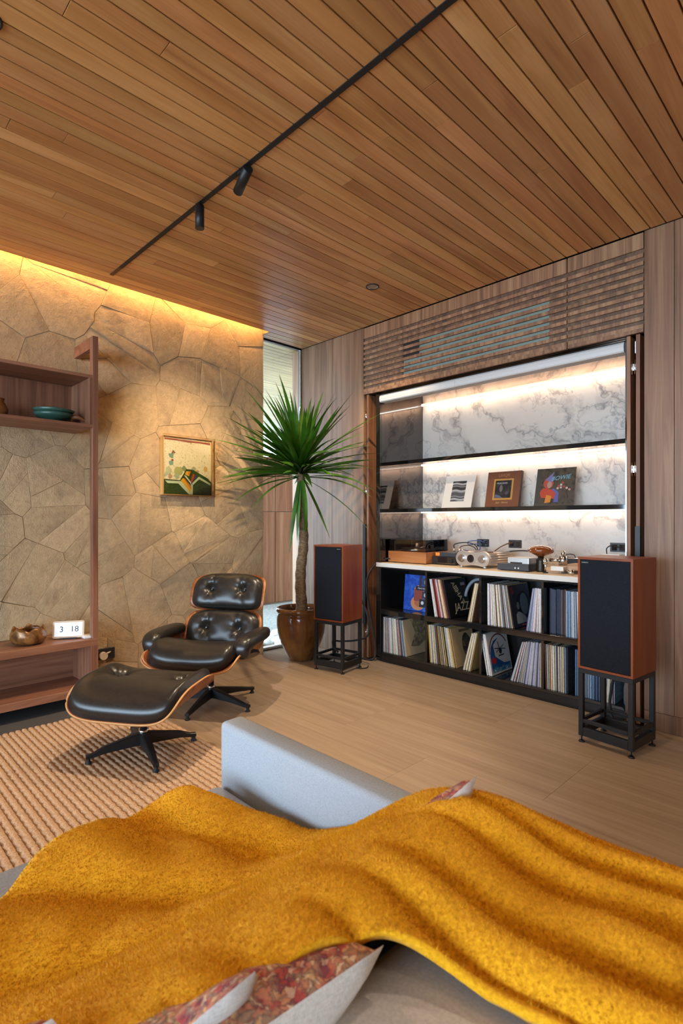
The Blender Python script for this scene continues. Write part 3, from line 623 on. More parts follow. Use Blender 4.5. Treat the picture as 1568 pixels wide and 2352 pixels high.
# ------------------------------------------------------------------ records standing in the cubbies
RS = 0.297
PAL = {'cream': 'd8c9a8', 'white': 'dcd8d2', 'tan': 'b5966a', 'grey': '8f8f92', 'pale grey': 'b9b8ba', 'dark grey': '45464a', 'black': '17171a', 'navy': '27324e',
       'blue': '4c6d97', 'pale blue': '9db6cc', 'slate blue': '5f7488', 'maroon': '6e2f2c', 'red': '9c4035', 'yellow': 'c9a23a', 'gold': 'a98a45', 'olive': '7b7550', 'brown': '6b4a34', 'lilac': 'a99fb5', 'pink': 'c9a09a', 'green': '5b7466'}
LPM = {}
lpmesh = MB().box(-0.5, 0.5, 0, RS, 0, RS).mesh('record_sleeve', None or plain('sleeve', (0.5, 0.5, 0.5), 0.6))
def sleeve_mat(c):
    if c not in LPM:
        a = rgb(PAL[c]); m, nt, b = newmat('sleeve_'+c.replace(' ', '_'))
        n = nd(nt, 'ShaderNodeTexNoise', i_Scale=1.0, i_Detail=3.0); ln(nt, coords(nt, (3, 10, 70), True), n.inputs['Vector'])
        ln(nt, ramp(nt, n.outputs['Fac'], [(0.32, tuple(q*0.62 for q in a)), (0.46, a), (0.7, tuple(min(1, q*1.08) for q in a))]), b.inputs['Base Color'])
        b.inputs['Roughness'].default_value = 0.55; LPM[c] = m
    return LPM[c]
ORD = ['first', 'second', 'third', 'fourth', 'fifth', 'sixth', 'seventh', 'eighth', 'ninth', 'tenth', 'eleventh', 'twelfth', 'thirteenth', 'fourteenth', 'fifteenth', 'sixteenth', 'seventeenth', 'eighteenth', 'nineteenth', 'twentieth']
_O9 = ORD[:9]; ORD += [q for t in ('twenty', 'thirty', 'forty') for q in ([{'twenty': 'twentieth', 'thirty': 'thirtieth', 'forty': 'fortieth'}[t]] if t != 'twenty' else [])+[t+'-'+o for o in _O9]]
CNT = {}
def lp_row(cubby, group, zb, x0, x1, n, a0, a1, pal, seed, y=3.492, th=None):
    """n sleeves with their bottom edges between x0 and x1, lean changing from a0 to a1 degrees (+ = top to the right)"""
    rs = random.Random(seed); out = []
    for i in range(n):
        t = i/max(1, n-1); w = (x1-x0)/n*0.92 if th is None else th
        c = rs.choice(pal) if isinstance(pal, list) else pal[i % len(pal)]
        o = bpy.data.objects.new('record_sleeve', lpmesh); COL.objects.link(o)
        a = math.radians(a0+(a1-a0)*t); o.rotation_euler = (0, a, 0)
        o.scale = (w*rs.uniform(0.65, 1.0), 1, rs.uniform(0.985, 1.008))
        o.location = (x0+(x1-x0)*(i+0.5)/n, y+rs.uniform(0, 0.010), zb+abs(math.sin(a))*w*0.5+0.0005)
        o.material_slots[0].link = 'OBJECT'; o.material_slots[0].material = sleeve_mat(c)
        k = CNT.get(cubby, 0); CNT[cubby] = k+1
        tag(o, f'{c} record spine, {ORD[k]} from the left in {cubby}', 'record', group); out.append((o, a, w))
    return out
ZL, ZU = 0.0775, 0.4445
GL = 'records in the lower row of cubbies'; GU = 'records in the upper row of cubbies'
W_ = ['white', 'cream', 'pale grey', 'white', 'grey', 'pale grey', 'tan', 'dark grey', 'pale blue', 'pink', 'lilac']
r1 = lp_row('the lower leftmost cubby', GL, ZL, -3.035, -2.79, 29, 0.5, -8, ['cream', 'white', 'grey', 'pale grey', 'white', 'pale blue', 'brown', 'cream', 'pink', 'dark grey', 'white', 'grey'], 1)
r2 = lp_row('the lower second cubby', GL, ZL, -2.545, -2.31, 23, -4, -11, ['yellow', 'tan', 'brown', 'dark grey', 'white', 'cream', 'pale blue', 'yellow', 'black', 'grey', 'cream', 'gold', 'white'], 2)
r3 = lp_row('the lower second cubby', GL, ZL, -2.250, -2.185, 6, 15, 12, ['pale grey', 'grey', 'lilac', 'cream', 'tan'], 3)
r4 = lp_row('the lower third cubby', GL, ZL, -2.045, -2.010, 3, -10, -10, ['white', 'pink', 'white'], 4)
r5 = lp_row('the lower third cubby', GL, ZL, -1.862, -1.632, 23, 17, 0, ['tan', 'white', 'grey', 'dark grey', 'pale grey', 'lilac', 'pale grey', 'pink', 'brown', 'grey', 'pale grey'], 5)
r6 = lp_row('the lower rightmost cubby', GL, ZL, -1.604, -1.465, 18, -1.5, -0.5, ['cream', 'red', 'white', 'tan', 'cream', 'slate blue', 'white', 'dark grey', 'cream', 'brown'], 6)
r7 = lp_row('the lower rightmost cubby', GL, ZL, -1.410, -1.260, 18, 0, 0, ['dark grey', 'slate blue', 'black', 'pale blue', 'dark grey', 'blue', 'grey', 'navy'], 7)
r8 = lp_row('the lower rightmost cubby', GL, ZL, -1.250, -1.172, 11, 7, 0, ['brown', 'white', 'maroon', 'pale blue', 'dark grey', 'black', 'cream', 'grey'], 8)
t2 = lp_row('the upper second cubby', GU, ZU, -2.500, -2.372, 10, -10, -13, ['white', 'tan', 'pale blue', 'cream', 'blue', 'maroon', 'red', 'white', 'pale grey'], 9)
t2b = lp_row('the upper second cubby', GU, ZU, -2.206, -2.163, 4, 12, 11, ['tan', 'maroon', 'brown', 'cream'], 10)
t3 = lp_row('the upper third cubby', GU, ZU, -2.040, -1.842, 22, -0.5, -9, ['cream', 'white', 'grey', 'brown', 'tan', 'pale grey', 'slate blue', 'white', 'lilac', 'pale grey'], 11)
t3b = lp_row('the upper third cubby', GU, ZU, -1.745, -1.635, 13, 9, 0, ['white', 'dark grey', 'slate blue', 'pale grey', 'white', 'lilac', 'pink', 'blue'], 12)
t4 = lp_row('the upper rightmost cubby', GU, ZU, -1.600, -1.490, 11, 0, 0, ['black', 'dark grey', 'navy', 'black', 'brown', 'navy'], 13, y=3.535)
t4b = lp_row('the upper rightmost cubby', GU, ZU, -1.470, -1.365, 13, 0, -2, ['pale blue', 'blue', 'pale grey', 'slate blue', 'white', 'pale blue', 'blue'], 14)

# big sleeves whose covers show: box with a printed front (quads a hair proud), built in their own frame
def cover(label, loc, rz, tilt, roll, th, base, prints, group, edge=None, size=RS, cat='record', texts=(), parts=()):
    """front faces local -Y; x right, z up, origin at bottom centre. prints: (material, [(x,z)...]) polygons in cover units 0..1"""
    t = thing('record_album', label, cat, loc, rz, group=group)
    t.rotation_euler = (tilt, roll, rz)
    MB().box(-size/2, size/2, 0, th, 0, size, min(0.001, th*0.3), 1).part('sleeve', edge or base, t, world=False)
    MB().box(-size/2+0.0015, size/2-0.0015, -0.0006, -0.0001, 0.0015, size-0.0015).part('front_cover', base, t, world=False)
    fc = t.children[-1] if t.children else t
    d = -0.0007
    for m, poly in prints:
        d -= 0.00012; mb = MB(); P = [(-size/2+x*size, z*size) for x, z in poly]
        n = len(P); mb.add([(x, d, z) for x, z in P]+[(x, d+0.0001, z) for x, z in P], [tuple(range(n)), tuple(range(2*n-1, n-1, -1))]+[(k, n+k, n+(k+1) % n, (k+1) % n) for k in range(n)])
        mb.part('print', m, fc, world=False)
    for s_, m, x, z, sz, rot, shear in texts:
        c, s = math.cos(rot), math.sin(rot)
        text_mb(s_, sz*size, frame_mat((-size/2+x*size, d-0.0008, z*size), (c, 0, s), (-s, 0, c)), 0.0002, shear=shear).part('lettering', m, fc, world=False)
    return t
def pm(h, r=0.5): return plain('print_'+h, rgb(h), r)
def circ(x, z, rx, rz_, n=24, a0=0, a1=2*PI): return [(x+rx*math.cos(a0+(a1-a0)*k/(n if a1-a0 >= 2*PI-1e-6 else n-1)), z+rz_*math.sin(a0+(a1-a0)*k/(n if a1-a0 >= 2*PI-1e-6 else n-1))) for k in range(n)]
def rect(x0, x1, z0, z1): return [(x0, z0), (x1, z0), (x1, z1), (x0, z1)]
def noise_print(name, cols, scale, seed=0):
    m, nt, b = newmat(name); n = nd(nt, 'ShaderNodeTexNoise', i_Scale=scale, i_Detail=3.0, i_Distortion=0.8)
    tc = nd(nt, 'ShaderNodeTexCoord'); ad = nd(nt, 'ShaderNodeVectorMath', operation='ADD'); ad.inputs[1].default_value = (seed, seed*1.7, seed*0.3); ln(nt, tc.outputs['Object'], ad.inputs[0]); ln(nt, ad.outputs[0], n.inputs['Vector'])
    ln(nt, ramp(nt, n.outputs['Fac'], [(0.3+0.4*i/(len(cols)-1), rgb(c)) for i, c in enumerate(cols)]), b.inputs['Base Color']); b.inputs['Roughness'].default_value = 0.4; return m
# covers facing right at the end of leaning groups (front faces +x, so turned 90 degrees)
Q = PI/2
def side_cover(label, x, zb, lean, th, base, prints, group, y=3.492, **kw):
    """sleeve in the plane of its row with the printed face towards +x; lean in degrees, + = top to the right"""
    t = cover(label, (x, y+RS/2, zb+0.0006+abs(math.sin(math.radians(lean)))*th), 0, 0, 0, th, base, prints, group, **kw)
    t.matrix_world = Matrix.Translation(t.location) @ Matrix.Rotation(math.radians(lean), 4, 'Y') @ Matrix.Rotation(Q, 4, 'Z'); return t
G1 = 'records whose covers face the room'
cream = pm('cdb48c', 0.6)
side_cover('cream cardboard sleeve with a faded engraving, right end of the lower leftmost row', -2.778, ZL, -8.5, 0.004, cream,
    [(noise_print('faded_print', ['c2a67c', '8a7a60', '5e5a4e'], 30), [(0.25, 0.25), (0.62, 0.2), (0.98, 0.35), (0.98, 0.98), (0.35, 0.98), (0.5, 0.6)])], G1)
side_cover('tan sleeve with a dark oval portrait print in the lower second cubby', -2.296, ZL, -11.5, 0.004, pm('b89c72', 0.6),
    [(noise_print('oval_portrait', ['94805e', '4a4136', '2e2a26'], 26, 3), circ(0.62, 0.52, 0.2, 0.3)), (pm('57493a'), circ(0.62, 0.60, 0.09, 0.12)), (pm('6b5a44'), rect(0.35, 0.85, 0.86, 0.93))], G1)
side_cover('plain olive tan sleeve leaning right in the lower second cubby', -2.176, ZL, 11.5, 0.004, pm('a98f58', 0.6), [(pm('b89c64'), rect(0.05, 0.95, 0.05, 0.95))], G1)
hel = pm('25282c')
t = side_cover('white sleeve with blue arch, red dot and dark rotor figure, lower third cubby', -1.998, ZL, -11, 0.009, pm('cfcbc6', 0.4),
    [(pm('6a3a44'), circ(0.5, 0.5, 0.46, 0.46, 24, 0.15*PI, 1.0*PI)), (pm('cfcbc7'), circ(0.5, 0.5, 0.42, 0.42, 24, 0.15*PI, 1.0*PI)), (pm('1f4f8f'), [(0.06, 0.06), (0.94, 0.06), (0.93, 0.2), (0.65, 0.22), (0.28, 0.42), (0.26, 0.7), (0.55, 0.86), (0.3, 0.80), (0.13, 0.66), (0.06, 0.45)]),
     (pm('2e6f96'), [(0.06, 0.05), (0.95, 0.05), (0.95, 0.22), (0.75, 0.12), (0.6, 0.2), (0.45, 0.12), (0.25, 0.2), (0.1, 0.13)]), (noise_print('wave_foam', ['215a86', '2f7a9a', 'd3e0e2'], 60), rect(0.08, 0.93, 0.05, 0.14)),
     (pm('b3202c'), circ(0.2, 0.33, 0.11, 0.075)), (hel, circ(0.56, 0.52, 0.07, 0.075)), (hel, [(0.3, 0.60), (0.82, 0.53), (0.82, 0.55), (0.3, 0.625)]), (hel, [(0.53, 0.45), (0.57, 0.45), (0.50, 0.76), (0.47, 0.76)]), (hel, [(0.35, 0.50), (0.75, 0.64), (0.75, 0.66), (0.35, 0.52)]), (hel, [(0.44, 0.40), (0.70, 0.40), (0.70, 0.43), (0.44, 0.43)])], G1)
neon = pm('d3bd92', 0.5)
side_cover('black sleeve with dotted cream lettering in the upper second cubby', -2.350, ZU, -13, 0.012, pm('121113', 0.35), [(pm('8a8a8c'), rect(0.72, 0.92, 0.80, 0.88))], G1,
    texts=[('ALL', neon, 0.42, 0.80, 0.19, -1.05, 0.25), ('THAT', neon, 0.56, 0.58, 0.22, -1.05, 0.25), ('JAZZ', neon, 0.60, 0.24, 0.30, 0.0, 0.15)])
side_cover('dark sleeve with a pale bust figure and red initial in the upper third cubby', -1.828, ZU, -10, 0.005, pm('2a2a34', 0.35),
    [(pm('3a3a46'), rect(0.1, 0.95, 0.82, 0.86)), (pm('7c2a34'), [(0.1, 0.78), (0.22, 0.80), (0.24, 0.88), (0.18, 0.89), (0.24, 0.95), (0.1, 0.96)]), (pm('1b1b20'), circ(0.62, 0.5, 0.33, 0.33)), (pm('5c6870'), circ(0.66, 0.52, 0.20, 0.26)), (pm('8d8f90'), [(0.2, 0.08), (0.75, 0.08), (0.62, 0.24), (0.42, 0.34), (0.3, 0.36), (0.2, 0.3)]), (pm('6d706f'), circ(0.34, 0.5, 0.07, 0.09)), (pm('b0484c'), rect(0.4, 0.75, 0.02, 0.05))], G1)
side_cover('dark plastic covered sleeve at the right end of the lower rightmost front row', -1.455, ZL, -0.5, 0.004, pm('3a3a3c', 0.25), [(noise_print('dim_print', ['2a2a2c', '4a4a4a', '1d1d1f'], 25, 2), rect(0.03, 0.97, 0.03, 0.97))], G1)
# blue guitar sleeve facing the room
gt = cover('blue sleeve with an orange guitar and small photos in the upper leftmost cubby', (-2.752, 3.60, ZU+0.001), 0, -0.10, 0, 0.004, noise_print('blue_cover', ['14338a', '2450b4', '3f6fc4'], 22),
    [(pm('c98458'), circ(0.50, 0.22, 0.24, 0.20)), (pm('c98458'), circ(0.52, 0.56, 0.17, 0.16)), (pm('b0603c'), circ(0.52, 0.24, 0.14, 0.12)), (pm('8c3f34'), rect(0.36, 0.66, 0.28, 0.6)), (pm('2b2230'), rect(0.40, 0.85, 0.58, 0.70)), (pm('332833'), rect(0.52, 0.60, 0.66, 0.98)),
     (pm('3a3f58'), rect(0.62, 0.88, 0.72, 0.92)), (pm('8f96b4'), circ(0.75, 0.82, 0.06, 0.08)), (pm('30343f'), rect(0.64, 0.92, 0.36, 0.56)), (pm('b9bccb'), circ(0.76, 0.46, 0.06, 0.06)), (pm('1b1c22'), rect(0.56, 0.76, 0.12, 0.34)), (pm('c9c9cc'), circ(0.66, 0.24, 0.05, 0.05)), (pm('26262c'), rect(0.78, 0.97, 0.14, 0.34)), (pm('d8d8d8'), circ(0.88, 0.25, 0.05, 0.07)), (pm('c9942f'), rect(0.80, 0.98, 0.04, 0.14))], G1,
    texts=[('BOSSA', pm('8fb0e4'), 0.18, 0.5, 0.10, 1.45, 0), ('Favorites', pm('cfcfd6'), 0.62, 0.64, 0.075, 0, 0.2)] if False else [('Favorites', pm('cfcfd6'), 0.62, 0.64, 0.075, 0, 0.2)])
# three display records on the lower niche shelf, leaning back
ZS = 1.3065; GD = 'records displayed on the niche shelf'
wav = [pm('2b2a2b'), pm('9a9a9c'), pm('4b4a4d'), pm('7d7d80')]
bands = []
def band(z0, z1): return [(0.27+0.46*k/10, z1+0.02*math.sin(2*PI*k/10)) for k in range(11)]+[(0.73-0.46*k/10, z0+0.02*math.sin(2*PI*(10-k)/10)) for k in range(11)]
wp = [(wav[0], rect(0.27, 0.73, 0.20, 0.82))]
for z0, z1, c in ((0.71, 0.76, 1), (0.665, 0.71, 2), (0.64, 0.665, 3), (0.50, 0.55, 1), (0.47, 0.50, 3), (0.36, 0.47, 2), (0.32, 0.36, 3), (0.24, 0.29, 1), (0.215, 0.24, 3)): wp.append((wav[c], band(z0, z1)))
cover('white record with a grey wave panel, left of the three on the shelf', (-2.612, 3.955, ZS), 0, -0.30, 0, 0.004, pm('d9d0c6', 0.5), wp, GD,
    texts=[('SOUND WAVES', wav[0], 0.5, 0.955, 0.035, 0, 0)] if False else [])
photo = noise_print('dark_photo', ['141417', '1d1d22', '3c3a3c'], 20, 4)
cover('thick brown boxed record with a gold framed dark photo, middle of the shelf', (-2.185, 3.955, ZS), 0, -0.22, 0, 0.028, pm('7a4428', 0.5),
    [(pm('c08a3e'), rect(0.21, 0.79, 0.20, 0.79)), (photo, rect(0.26, 0.74, 0.25, 0.745)), (pm('6b6460'), circ(0.44, 0.52, 0.045, 0.10)), (pm('4b464a'), circ(0.62, 0.39, 0.05, 0.05)), (pm('5a5e78'), [(0.27, 0.26), (0.5, 0.26), (0.4, 0.33), (0.28, 0.36)])], GD, edge=pm('2a211c', 0.4),
    texts=[('UHQR', pm('b07a4a'), 0.5, 0.885, 0.12, 0, 0), ('MILES DAVIS', pm('cfcac2'), 0.46, 0.665, 0.058, 0, 0), ('Jazz - Stereo', pm('c8a26a'), 0.5, 0.125, 0.07, 0, 0.25)])
cover('dark plastic wrapped record with orange and blue figure art, right of the shelf', (-1.762, 3.955, ZS), 0, -0.24, 0, 0.005, noise_print('brown_crackle', ['3a3128', '5a4c3c', '2c251f'], 18, 6),
    [(pm('4a4036'), rect(0.0, 0.13, 0.0, 1.0)), (pm('c2462c'), [(0.17, 0.22), (0.60, 0.18), (0.62, 0.33), (0.42, 0.44), (0.20, 0.48), (0.12, 0.36)]), (pm('d9822e'), [(0.27, 0.08), (0.42, 0.10), (0.44, 0.26), (0.30, 0.30)]), (pm('5f5f96'), [(0.50, 0.10), (0.62, 0.10), (0.61, 0.36), (0.48, 0.46), (0.42, 0.44), (0.54, 0.34)]), (pm('b9503a'), circ(0.33, 0.60, 0.13, 0.14)), (pm('7a6f9c'), [(0.24, 0.70), (0.46, 0.90), (0.40, 0.72), (0.50, 0.80), (0.42, 0.62)]), (pm('b08a74'), circ(0.36, 0.56, 0.06, 0.09)),
     *[(pm(c), circ(x, z, 0.03, 0.03, 10)) for x, z, c in ((0.60, 0.52, 'b8443c'), (0.66, 0.55, 'c9b8a8'), (0.66, 0.48, 'd3a39a'), (0.74, 0.50, 'b8443c'), (0.81, 0.46, 'd0b0a0'), (0.88, 0.42, 'c98a80'), (0.58, 0.46, 'cfae9a'), (0.70, 0.60, 'b8443c'))], (pm('57493a'), rect(0.0, 1.0, 0.0, 0.05))], GD,
    texts=[('BOWIE', pm('7fb3b8'), 0.63, 0.73, 0.155, 0.10, 0.35)])
# grey flexible duct curling at the back of the upper second cubby
duct = MB().tube([(-2.235+0.13*math.cos(a), 3.72, 0.57+0.17*math.sin(a)) for a in [PI*0.95-PI*0.75*k/14 for k in range(15)]], 0.013, 10)
duct.top('cable_duct', plain('grey_duct', rgb('7f868c'), 0.4), 'grey flexible duct curling inside the upper second cubby', 'duct')

# ------------------------------------------------------------------ hi-fi on the counter
ZK = 0.8385
tt = thing('turntable', 'teak turntable with a smoked dust cover at the left end of the counter', 'turntable', (-2.85, 3.74, ZK))
B(-3.045, -2.645, 3.575, 3.905, ZK+0.006, ZK+0.098, 0.002, 2).part('plinth', M['turn_wood'], tt)
for x in (-3.0, -2.69):
    for y in (3.62, 3.86): MB().cyl((x, y, ZK), (x, y, ZK+0.006), 0.014, n=14).part('foot', M['rubber'], tt)
MB().cyl((-2.86, 3.74, ZK+0.101), (-2.86, 3.74, ZK+0.120), 0.138, n=40).part('platter', M['chrome'], tt)
MB().cyl((-2.86, 3.74, ZK+0.1201), (-2.86, 3.74, ZK+0.122), 0.132, n=40).part('mat', M['rubber'], tt)
pl_ = tt.children[-1]
MB().cyl((-2.86, 3.74, ZK+0.122), (-2.86, 3.74, ZK+0.165), 0.020, 0.014, n=20).part('record_clamp', M['brushed'], tt)
MB().tube([(-2.69, 3.84, ZK+0.14), (-2.69, 3.75, ZK+0.142), (-2.72, 3.66, ZK+0.14), (-2.76, 3.63, ZK+0.132)], 0.004, 8).part('tonearm', M['chrome'], tt)
MB().cyl((-2.69, 3.84, ZK+0.099), (-2.69, 3.84, ZK+0.146), 0.016, n=18).part('arm_base', M['brushed'], tt)
b = bmesh.new(); bmesh.ops.create_cube(b, size=1)
for v in b.verts:
    top = v.co.z > 0; v.co = Vector((-2.845+v.co.x*(0.385 if top else 0.392), 3.74+v.co.y*(0.315 if top else 0.322), ZK+(0.198 if top else 0.0995)))
bot = [f for f in b.faces if f.normal.z < -0.5]; bmesh.ops.delete(b, geom=bot, context='FACES_ONLY')
mbx = MB().bm(b); lid = mbx.part('dust_cover', M['smoke'], tt, label='smoked clear dust cover')
lid.modifiers.new('thick', 'SOLIDIFY').thickness = 0.003
B(-3.035, -3.02, 3.5745, 3.576, ZK+0.022, ZK+0.036).part('badge', M['ink'], tt)
# black preamp and the small grey box on it
ba = thing('phono_amplifier', 'black amplifier box between the turntable and the silver amplifier', 'amplifier', (-2.53, 3.75, ZK))
B(-2.645, -2.42, 3.66, 3.93, ZK+0.005, ZK+0.066, 0.002, 2).part('case', M['black_plastic'], ba)
B(-2.644, -2.421, 3.6585, 3.660, ZK+0.008, ZK+0.063, 0.0005, 1).part('front_plate', M['black_gloss'], ba)
MB().cyl((-2.455, 3.658, ZK+0.036), (-2.455, 3.640, ZK+0.036), 0.014, n=20).part('knob', M['black_metal'], ba)
for x in (-2.63, -2.435): MB().cyl((x, 3.70, ZK), (x, 3.70, ZK+0.005), 0.01, n=12).part('foot', M['rubber'], ba)
gb = thing('stereo_adapter', 'small dark grey box with orange tag lying on the black amplifier', 'adapter', (-2.55, 3.76, ZK+0.0665))
B(-2.625, -2.435, 3.69, 3.86, ZK+0.0665, ZK+0.098, 0.002, 2).part('case', plain('grey_case', rgb('3a3b3f'), 0.5), gb)
B(-2.630, -2.590, 3.6885, 3.6898, ZK+0.070, ZK+0.096, 0.0003, 1).part('orange_tag', emis('glowing_tag_orange', rgb('e8762c'), 0.5), gb, label='orange tag')  # plain tag given a glow of its own through emission
for k, x in enumerate((-2.55, -2.50, -2.47)):
    MB().cyl((x, 3.84, ZK+0.098), (x, 3.84, ZK+0.125), 0.009, n=14).part('plug', M['brushed'], gb)
# silver amplifier: rounded ends, two knobs, dark round window
am = thing('integrated_amplifier', 'champagne silver amplifier with two chrome knobs and a round black window', 'amplifier', (-2.2, 3.7, ZK))
AX0, AX1, AY0 = -2.365, -2.075, 3.585; hz = 0.058; zc = ZK+0.012+hz; oval = []
for k in range(25): a = PI/2+PI*k/24; oval.append((AX0+hz+hz*math.cos(a), zc+hz*math.sin(a)))
for k in range(9): t_ = k/8; oval.append((AX0+hz+(AX1-AX0-2*hz)*t_, zc-hz+0.010*math.sin(PI*t_)))
for k in range(25): a = -PI/2+PI*k/24; oval.append((AX1-hz+hz*math.cos(a), zc+hz*math.sin(a)))
for k in range(9): t_ = k/8; oval.append((AX1-hz-(AX1-AX0-2*hz)*t_, zc+hz-0.010*math.sin(PI*t_)))
MB().prism(oval, 'y', AY0, AY0+0.022, smooth=False).part('faceplate', M['brushed'], am)
body = MB(); body.box(AX0+0.035, AX1-0.035, AY0+0.0225, 3.93, zc-0.045, zc+0.040, 0.004, 2); body.part('case', M['brushed'], am)
for s in (-1, 1):
    xx = AX0+0.045 if s < 0 else AX1-0.045
    for k in range(6): a = -1.0+2.0*k/5; MB().cyl((xx+s*0.040*math.cos(a), AY0+0.0225, zc+0.046*math.sin(a)), (xx+s*0.040*math.cos(a), 3.93, zc+0.046*math.sin(a)), 0.008, n=10).part('cooling_fin', M['brushed'], am)
    MB().cyl((xx+s*-0.012, AY0, zc), (xx+s*-0.012, AY0-0.012, zc), 0.030, n=32).part('knob_ring', M['chrome'], am)
    kn = MB().cyl((xx+s*-0.012, AY0-0.012, zc), (xx+s*-0.012, AY0-0.034, zc), 0.021, 0.019, n=28).part('knob', M['chrome'], am)
    for y in (3.60, 3.88): MB().cyl((xx, y, ZK), (xx, y, ZK+0.014), 0.012, n=14).part('foot', M['silver'], am)
MB().cyl(((AX0+AX1)/2-0.012, AY0, zc), ((AX0+AX1)/2-0.012, AY0-0.004, zc), 0.034, n=36).part('window_ring', M['brushed'], am)
MB().cyl(((AX0+AX1)/2-0.012, AY0-0.004, zc), ((AX0+AX1)/2-0.012, AY0-0.005, zc), 0.030, n=36).part('display_window', M['black_gloss'], am)
for dx in (-0.06, 0.05): MB().cyl(((AX0+AX1)/2+dx-0.012, AY0, zc-0.018), ((AX0+AX1)/2+dx-0.012, AY0-0.002, zc-0.018), 0.003, n=8).part('indicator', M['white_plastic'], am)
B(-2.24, -2.14, 3.64, 3.76, zc+0.0405, zc+0.050, 0.001, 1).top('remote_control', plain('brown_leather_case', rgb('5a3226'), 0.5), 'flat brown remote lying on top of the silver amplifier', 'remote')
# streamer with a small silver box on top
st = thing('network_streamer', 'flat dark grey streamer box with two white lights at the counter front', 'streamer', (-1.88, 3.68, ZK))
B(-2.005, -1.765, 3.575, 3.78, ZK+0.004, ZK+0.050, 0.003, 2).part('case', plain('charcoal_case', rgb('3d3d40'), 0.5, 0.2), st)
for x in (-1.865, -1.840): MB().cyl((x, 3.575, ZK+0.022), (x, 3.5738, ZK+0.022), 0.004, n=10).part('indicator', emis('white_led', (1, 1, 1), 1.0), st)
for x in (-1.98, -1.79): MB().cyl((x, 3.6, ZK), (x, 3.6, ZK+0.004), 0.01, n=12).part('foot', M['rubber'], st)
B(-1.935, -1.775, 3.60, 3.74, ZK+0.0505, ZK+0.096, 0.003, 2)
sb = thing('digital_converter', 'small silver box sitting on the flat dark streamer', 'converter', (-1.855, 3.68, ZK+0.0505))
B(-1.935, -1.775, 3.60, 3.74, ZK+0.0505, ZK+0.094, 0.003, 2).part('case', M['silver'], sb)
B(-1.915, -1.825, 3.5992, 3.6002, ZK+0.053, ZK+0.062).part('front_slot', M['black_gloss'], sb)
# amber mushroom lamp
ml = thing('mushroom_lamp', 'amber glass mushroom shade on a dark ribbed base', 'lamp', (-1.715, 3.66, ZK))
prof = [(0.030, ZK)]+[(0.030+0.004*(k % 2), ZK+0.004+0.016*k) for k in range(6)]+[(0.022, ZK+0.095), (0.020, ZK+0.105)]
MB().lathe(prof, (-1.715, 3.66), 32).part('base', plain('dark_olive_metal', rgb('332a1e'), 0.35, 0.5), ml)
sp_ = [(0.022, ZK+0.105), (0.045, ZK+0.118)]+[(0.088*math.cos(a), ZK+0.150+0.038*math.sin(a)) for a in [-0.6+(PI/2+0.6)*k/14 for k in range(14)]]+[(0.004, ZK+0.188)]
MB().lathe(sp_, (-1.715, 3.66), 40).part('shade', M['amber'], ml)
# second turntable, mostly behind the right speaker
t2_ = thing('turntable', 'low turntable with exposed chrome tonearm, partly hidden by the right speaker', 'turntable', (-1.40, 3.80, ZK))
B(-1.60, -1.16, 3.66, 3.98, ZK+0.022, ZK+0.052, 0.004, 2).part('plinth', plain('tan_plinth', rgb('b58f6c'), 0.5), t2_)
for x in (-1.57, -1.19):
    for y in (3.70, 3.94): MB().cyl((x, y, ZK), (x, y, ZK+0.022), 0.018, n=16).part('foot', M['chrome'], t2_)
MB().cyl((-1.36, 3.82, ZK+0.053), (-1.36, 3.82, ZK+0.085), 0.145, n=48).part('platter', plain('tan_platter', rgb('c7a283'), 0.4), t2_)
B(-1.62, -1.53, 3.60, 3.655, ZK+0.018, ZK+0.050, 0.002, 1).part('motor_box', M['brushed'], t2_)
MB().cyl((-1.575, 3.70, ZK+0.053), (-1.575, 3.70, ZK+0.115), 0.026, n=24).part('arm_pillar', M['chrome'], t2_)
MB().cyl((-1.575, 3.70, ZK+0.115), (-1.575, 3.70, ZK+0.150), 0.014, n=20).part('arm_cap', M['chrome'], t2_)
MB().cyl((-1.66, 3.675, ZK+0.085), (-1.585, 3.70, ZK+0.085), 0.012, n=14).part('counterweight', M['chrome'], t2_)
MB().tube([(-1.575, 3.70, ZK+0.10), (-1.48, 3.72, ZK+0.102), (-1.38, 3.735, ZK+0.096), (-1.33, 3.75, ZK+0.089)], 0.004, 8).part('tonearm', M['chrome'], t2_)
pk = thing('record_puck', 'small chrome puck on the counter beside the right speaker', 'puck', (-1.475, 3.59, ZK))
MB().cyl((-1.475, 3.59, ZK), (-1.475, 3.59, ZK+0.032), 0.017, n=24).part('body', M['chrome'], pk)
MB().cyl((-1.475, 3.59, ZK+0.032), (-1.475, 3.59, ZK+0.036), 0.012, n=20).part('cap', M['brushed'], pk)
py = thing('stylus_pillar', 'slim chrome pillar on a dark foot in front of the second turntable', 'pillar', (-1.655, 3.60, ZK))
MB().cyl((-1.655, 3.60, ZK), (-1.655, 3.60, ZK+0.006), 0.018, n=20).part('foot', M['black_metal'], py)
MB().cyl((-1.655, 3.60, ZK+0.006), (-1.655, 3.60, ZK+0.085), 0.006, n=14).part('post', M['chrome'], py)
MB().cyl((-1.655, 3.60, ZK+0.06), (-1.655, 3.60, ZK+0.10), 0.016, n=20).part('head', M['chrome'], py)
rt = thing('wifi_router', 'small black box with a loop of cable against the marble', 'box', (-1.62, 4.03, ZK))
B(-1.72, -1.58, 3.96, 4.05, ZK, ZK+0.085, 0.003, 2).part('case', M['black_plastic'], rt)
MB().tube([(-1.69, 4.0, ZK+0.085), (-1.68, 4.0, ZK+0.108), (-1.65, 4.0, ZK+0.113), (-1.62, 4.0, ZK+0.106), (-1.61, 4.0, ZK+0.085)], 0.003, 6).part('handle_loop', M['rubber'], rt)
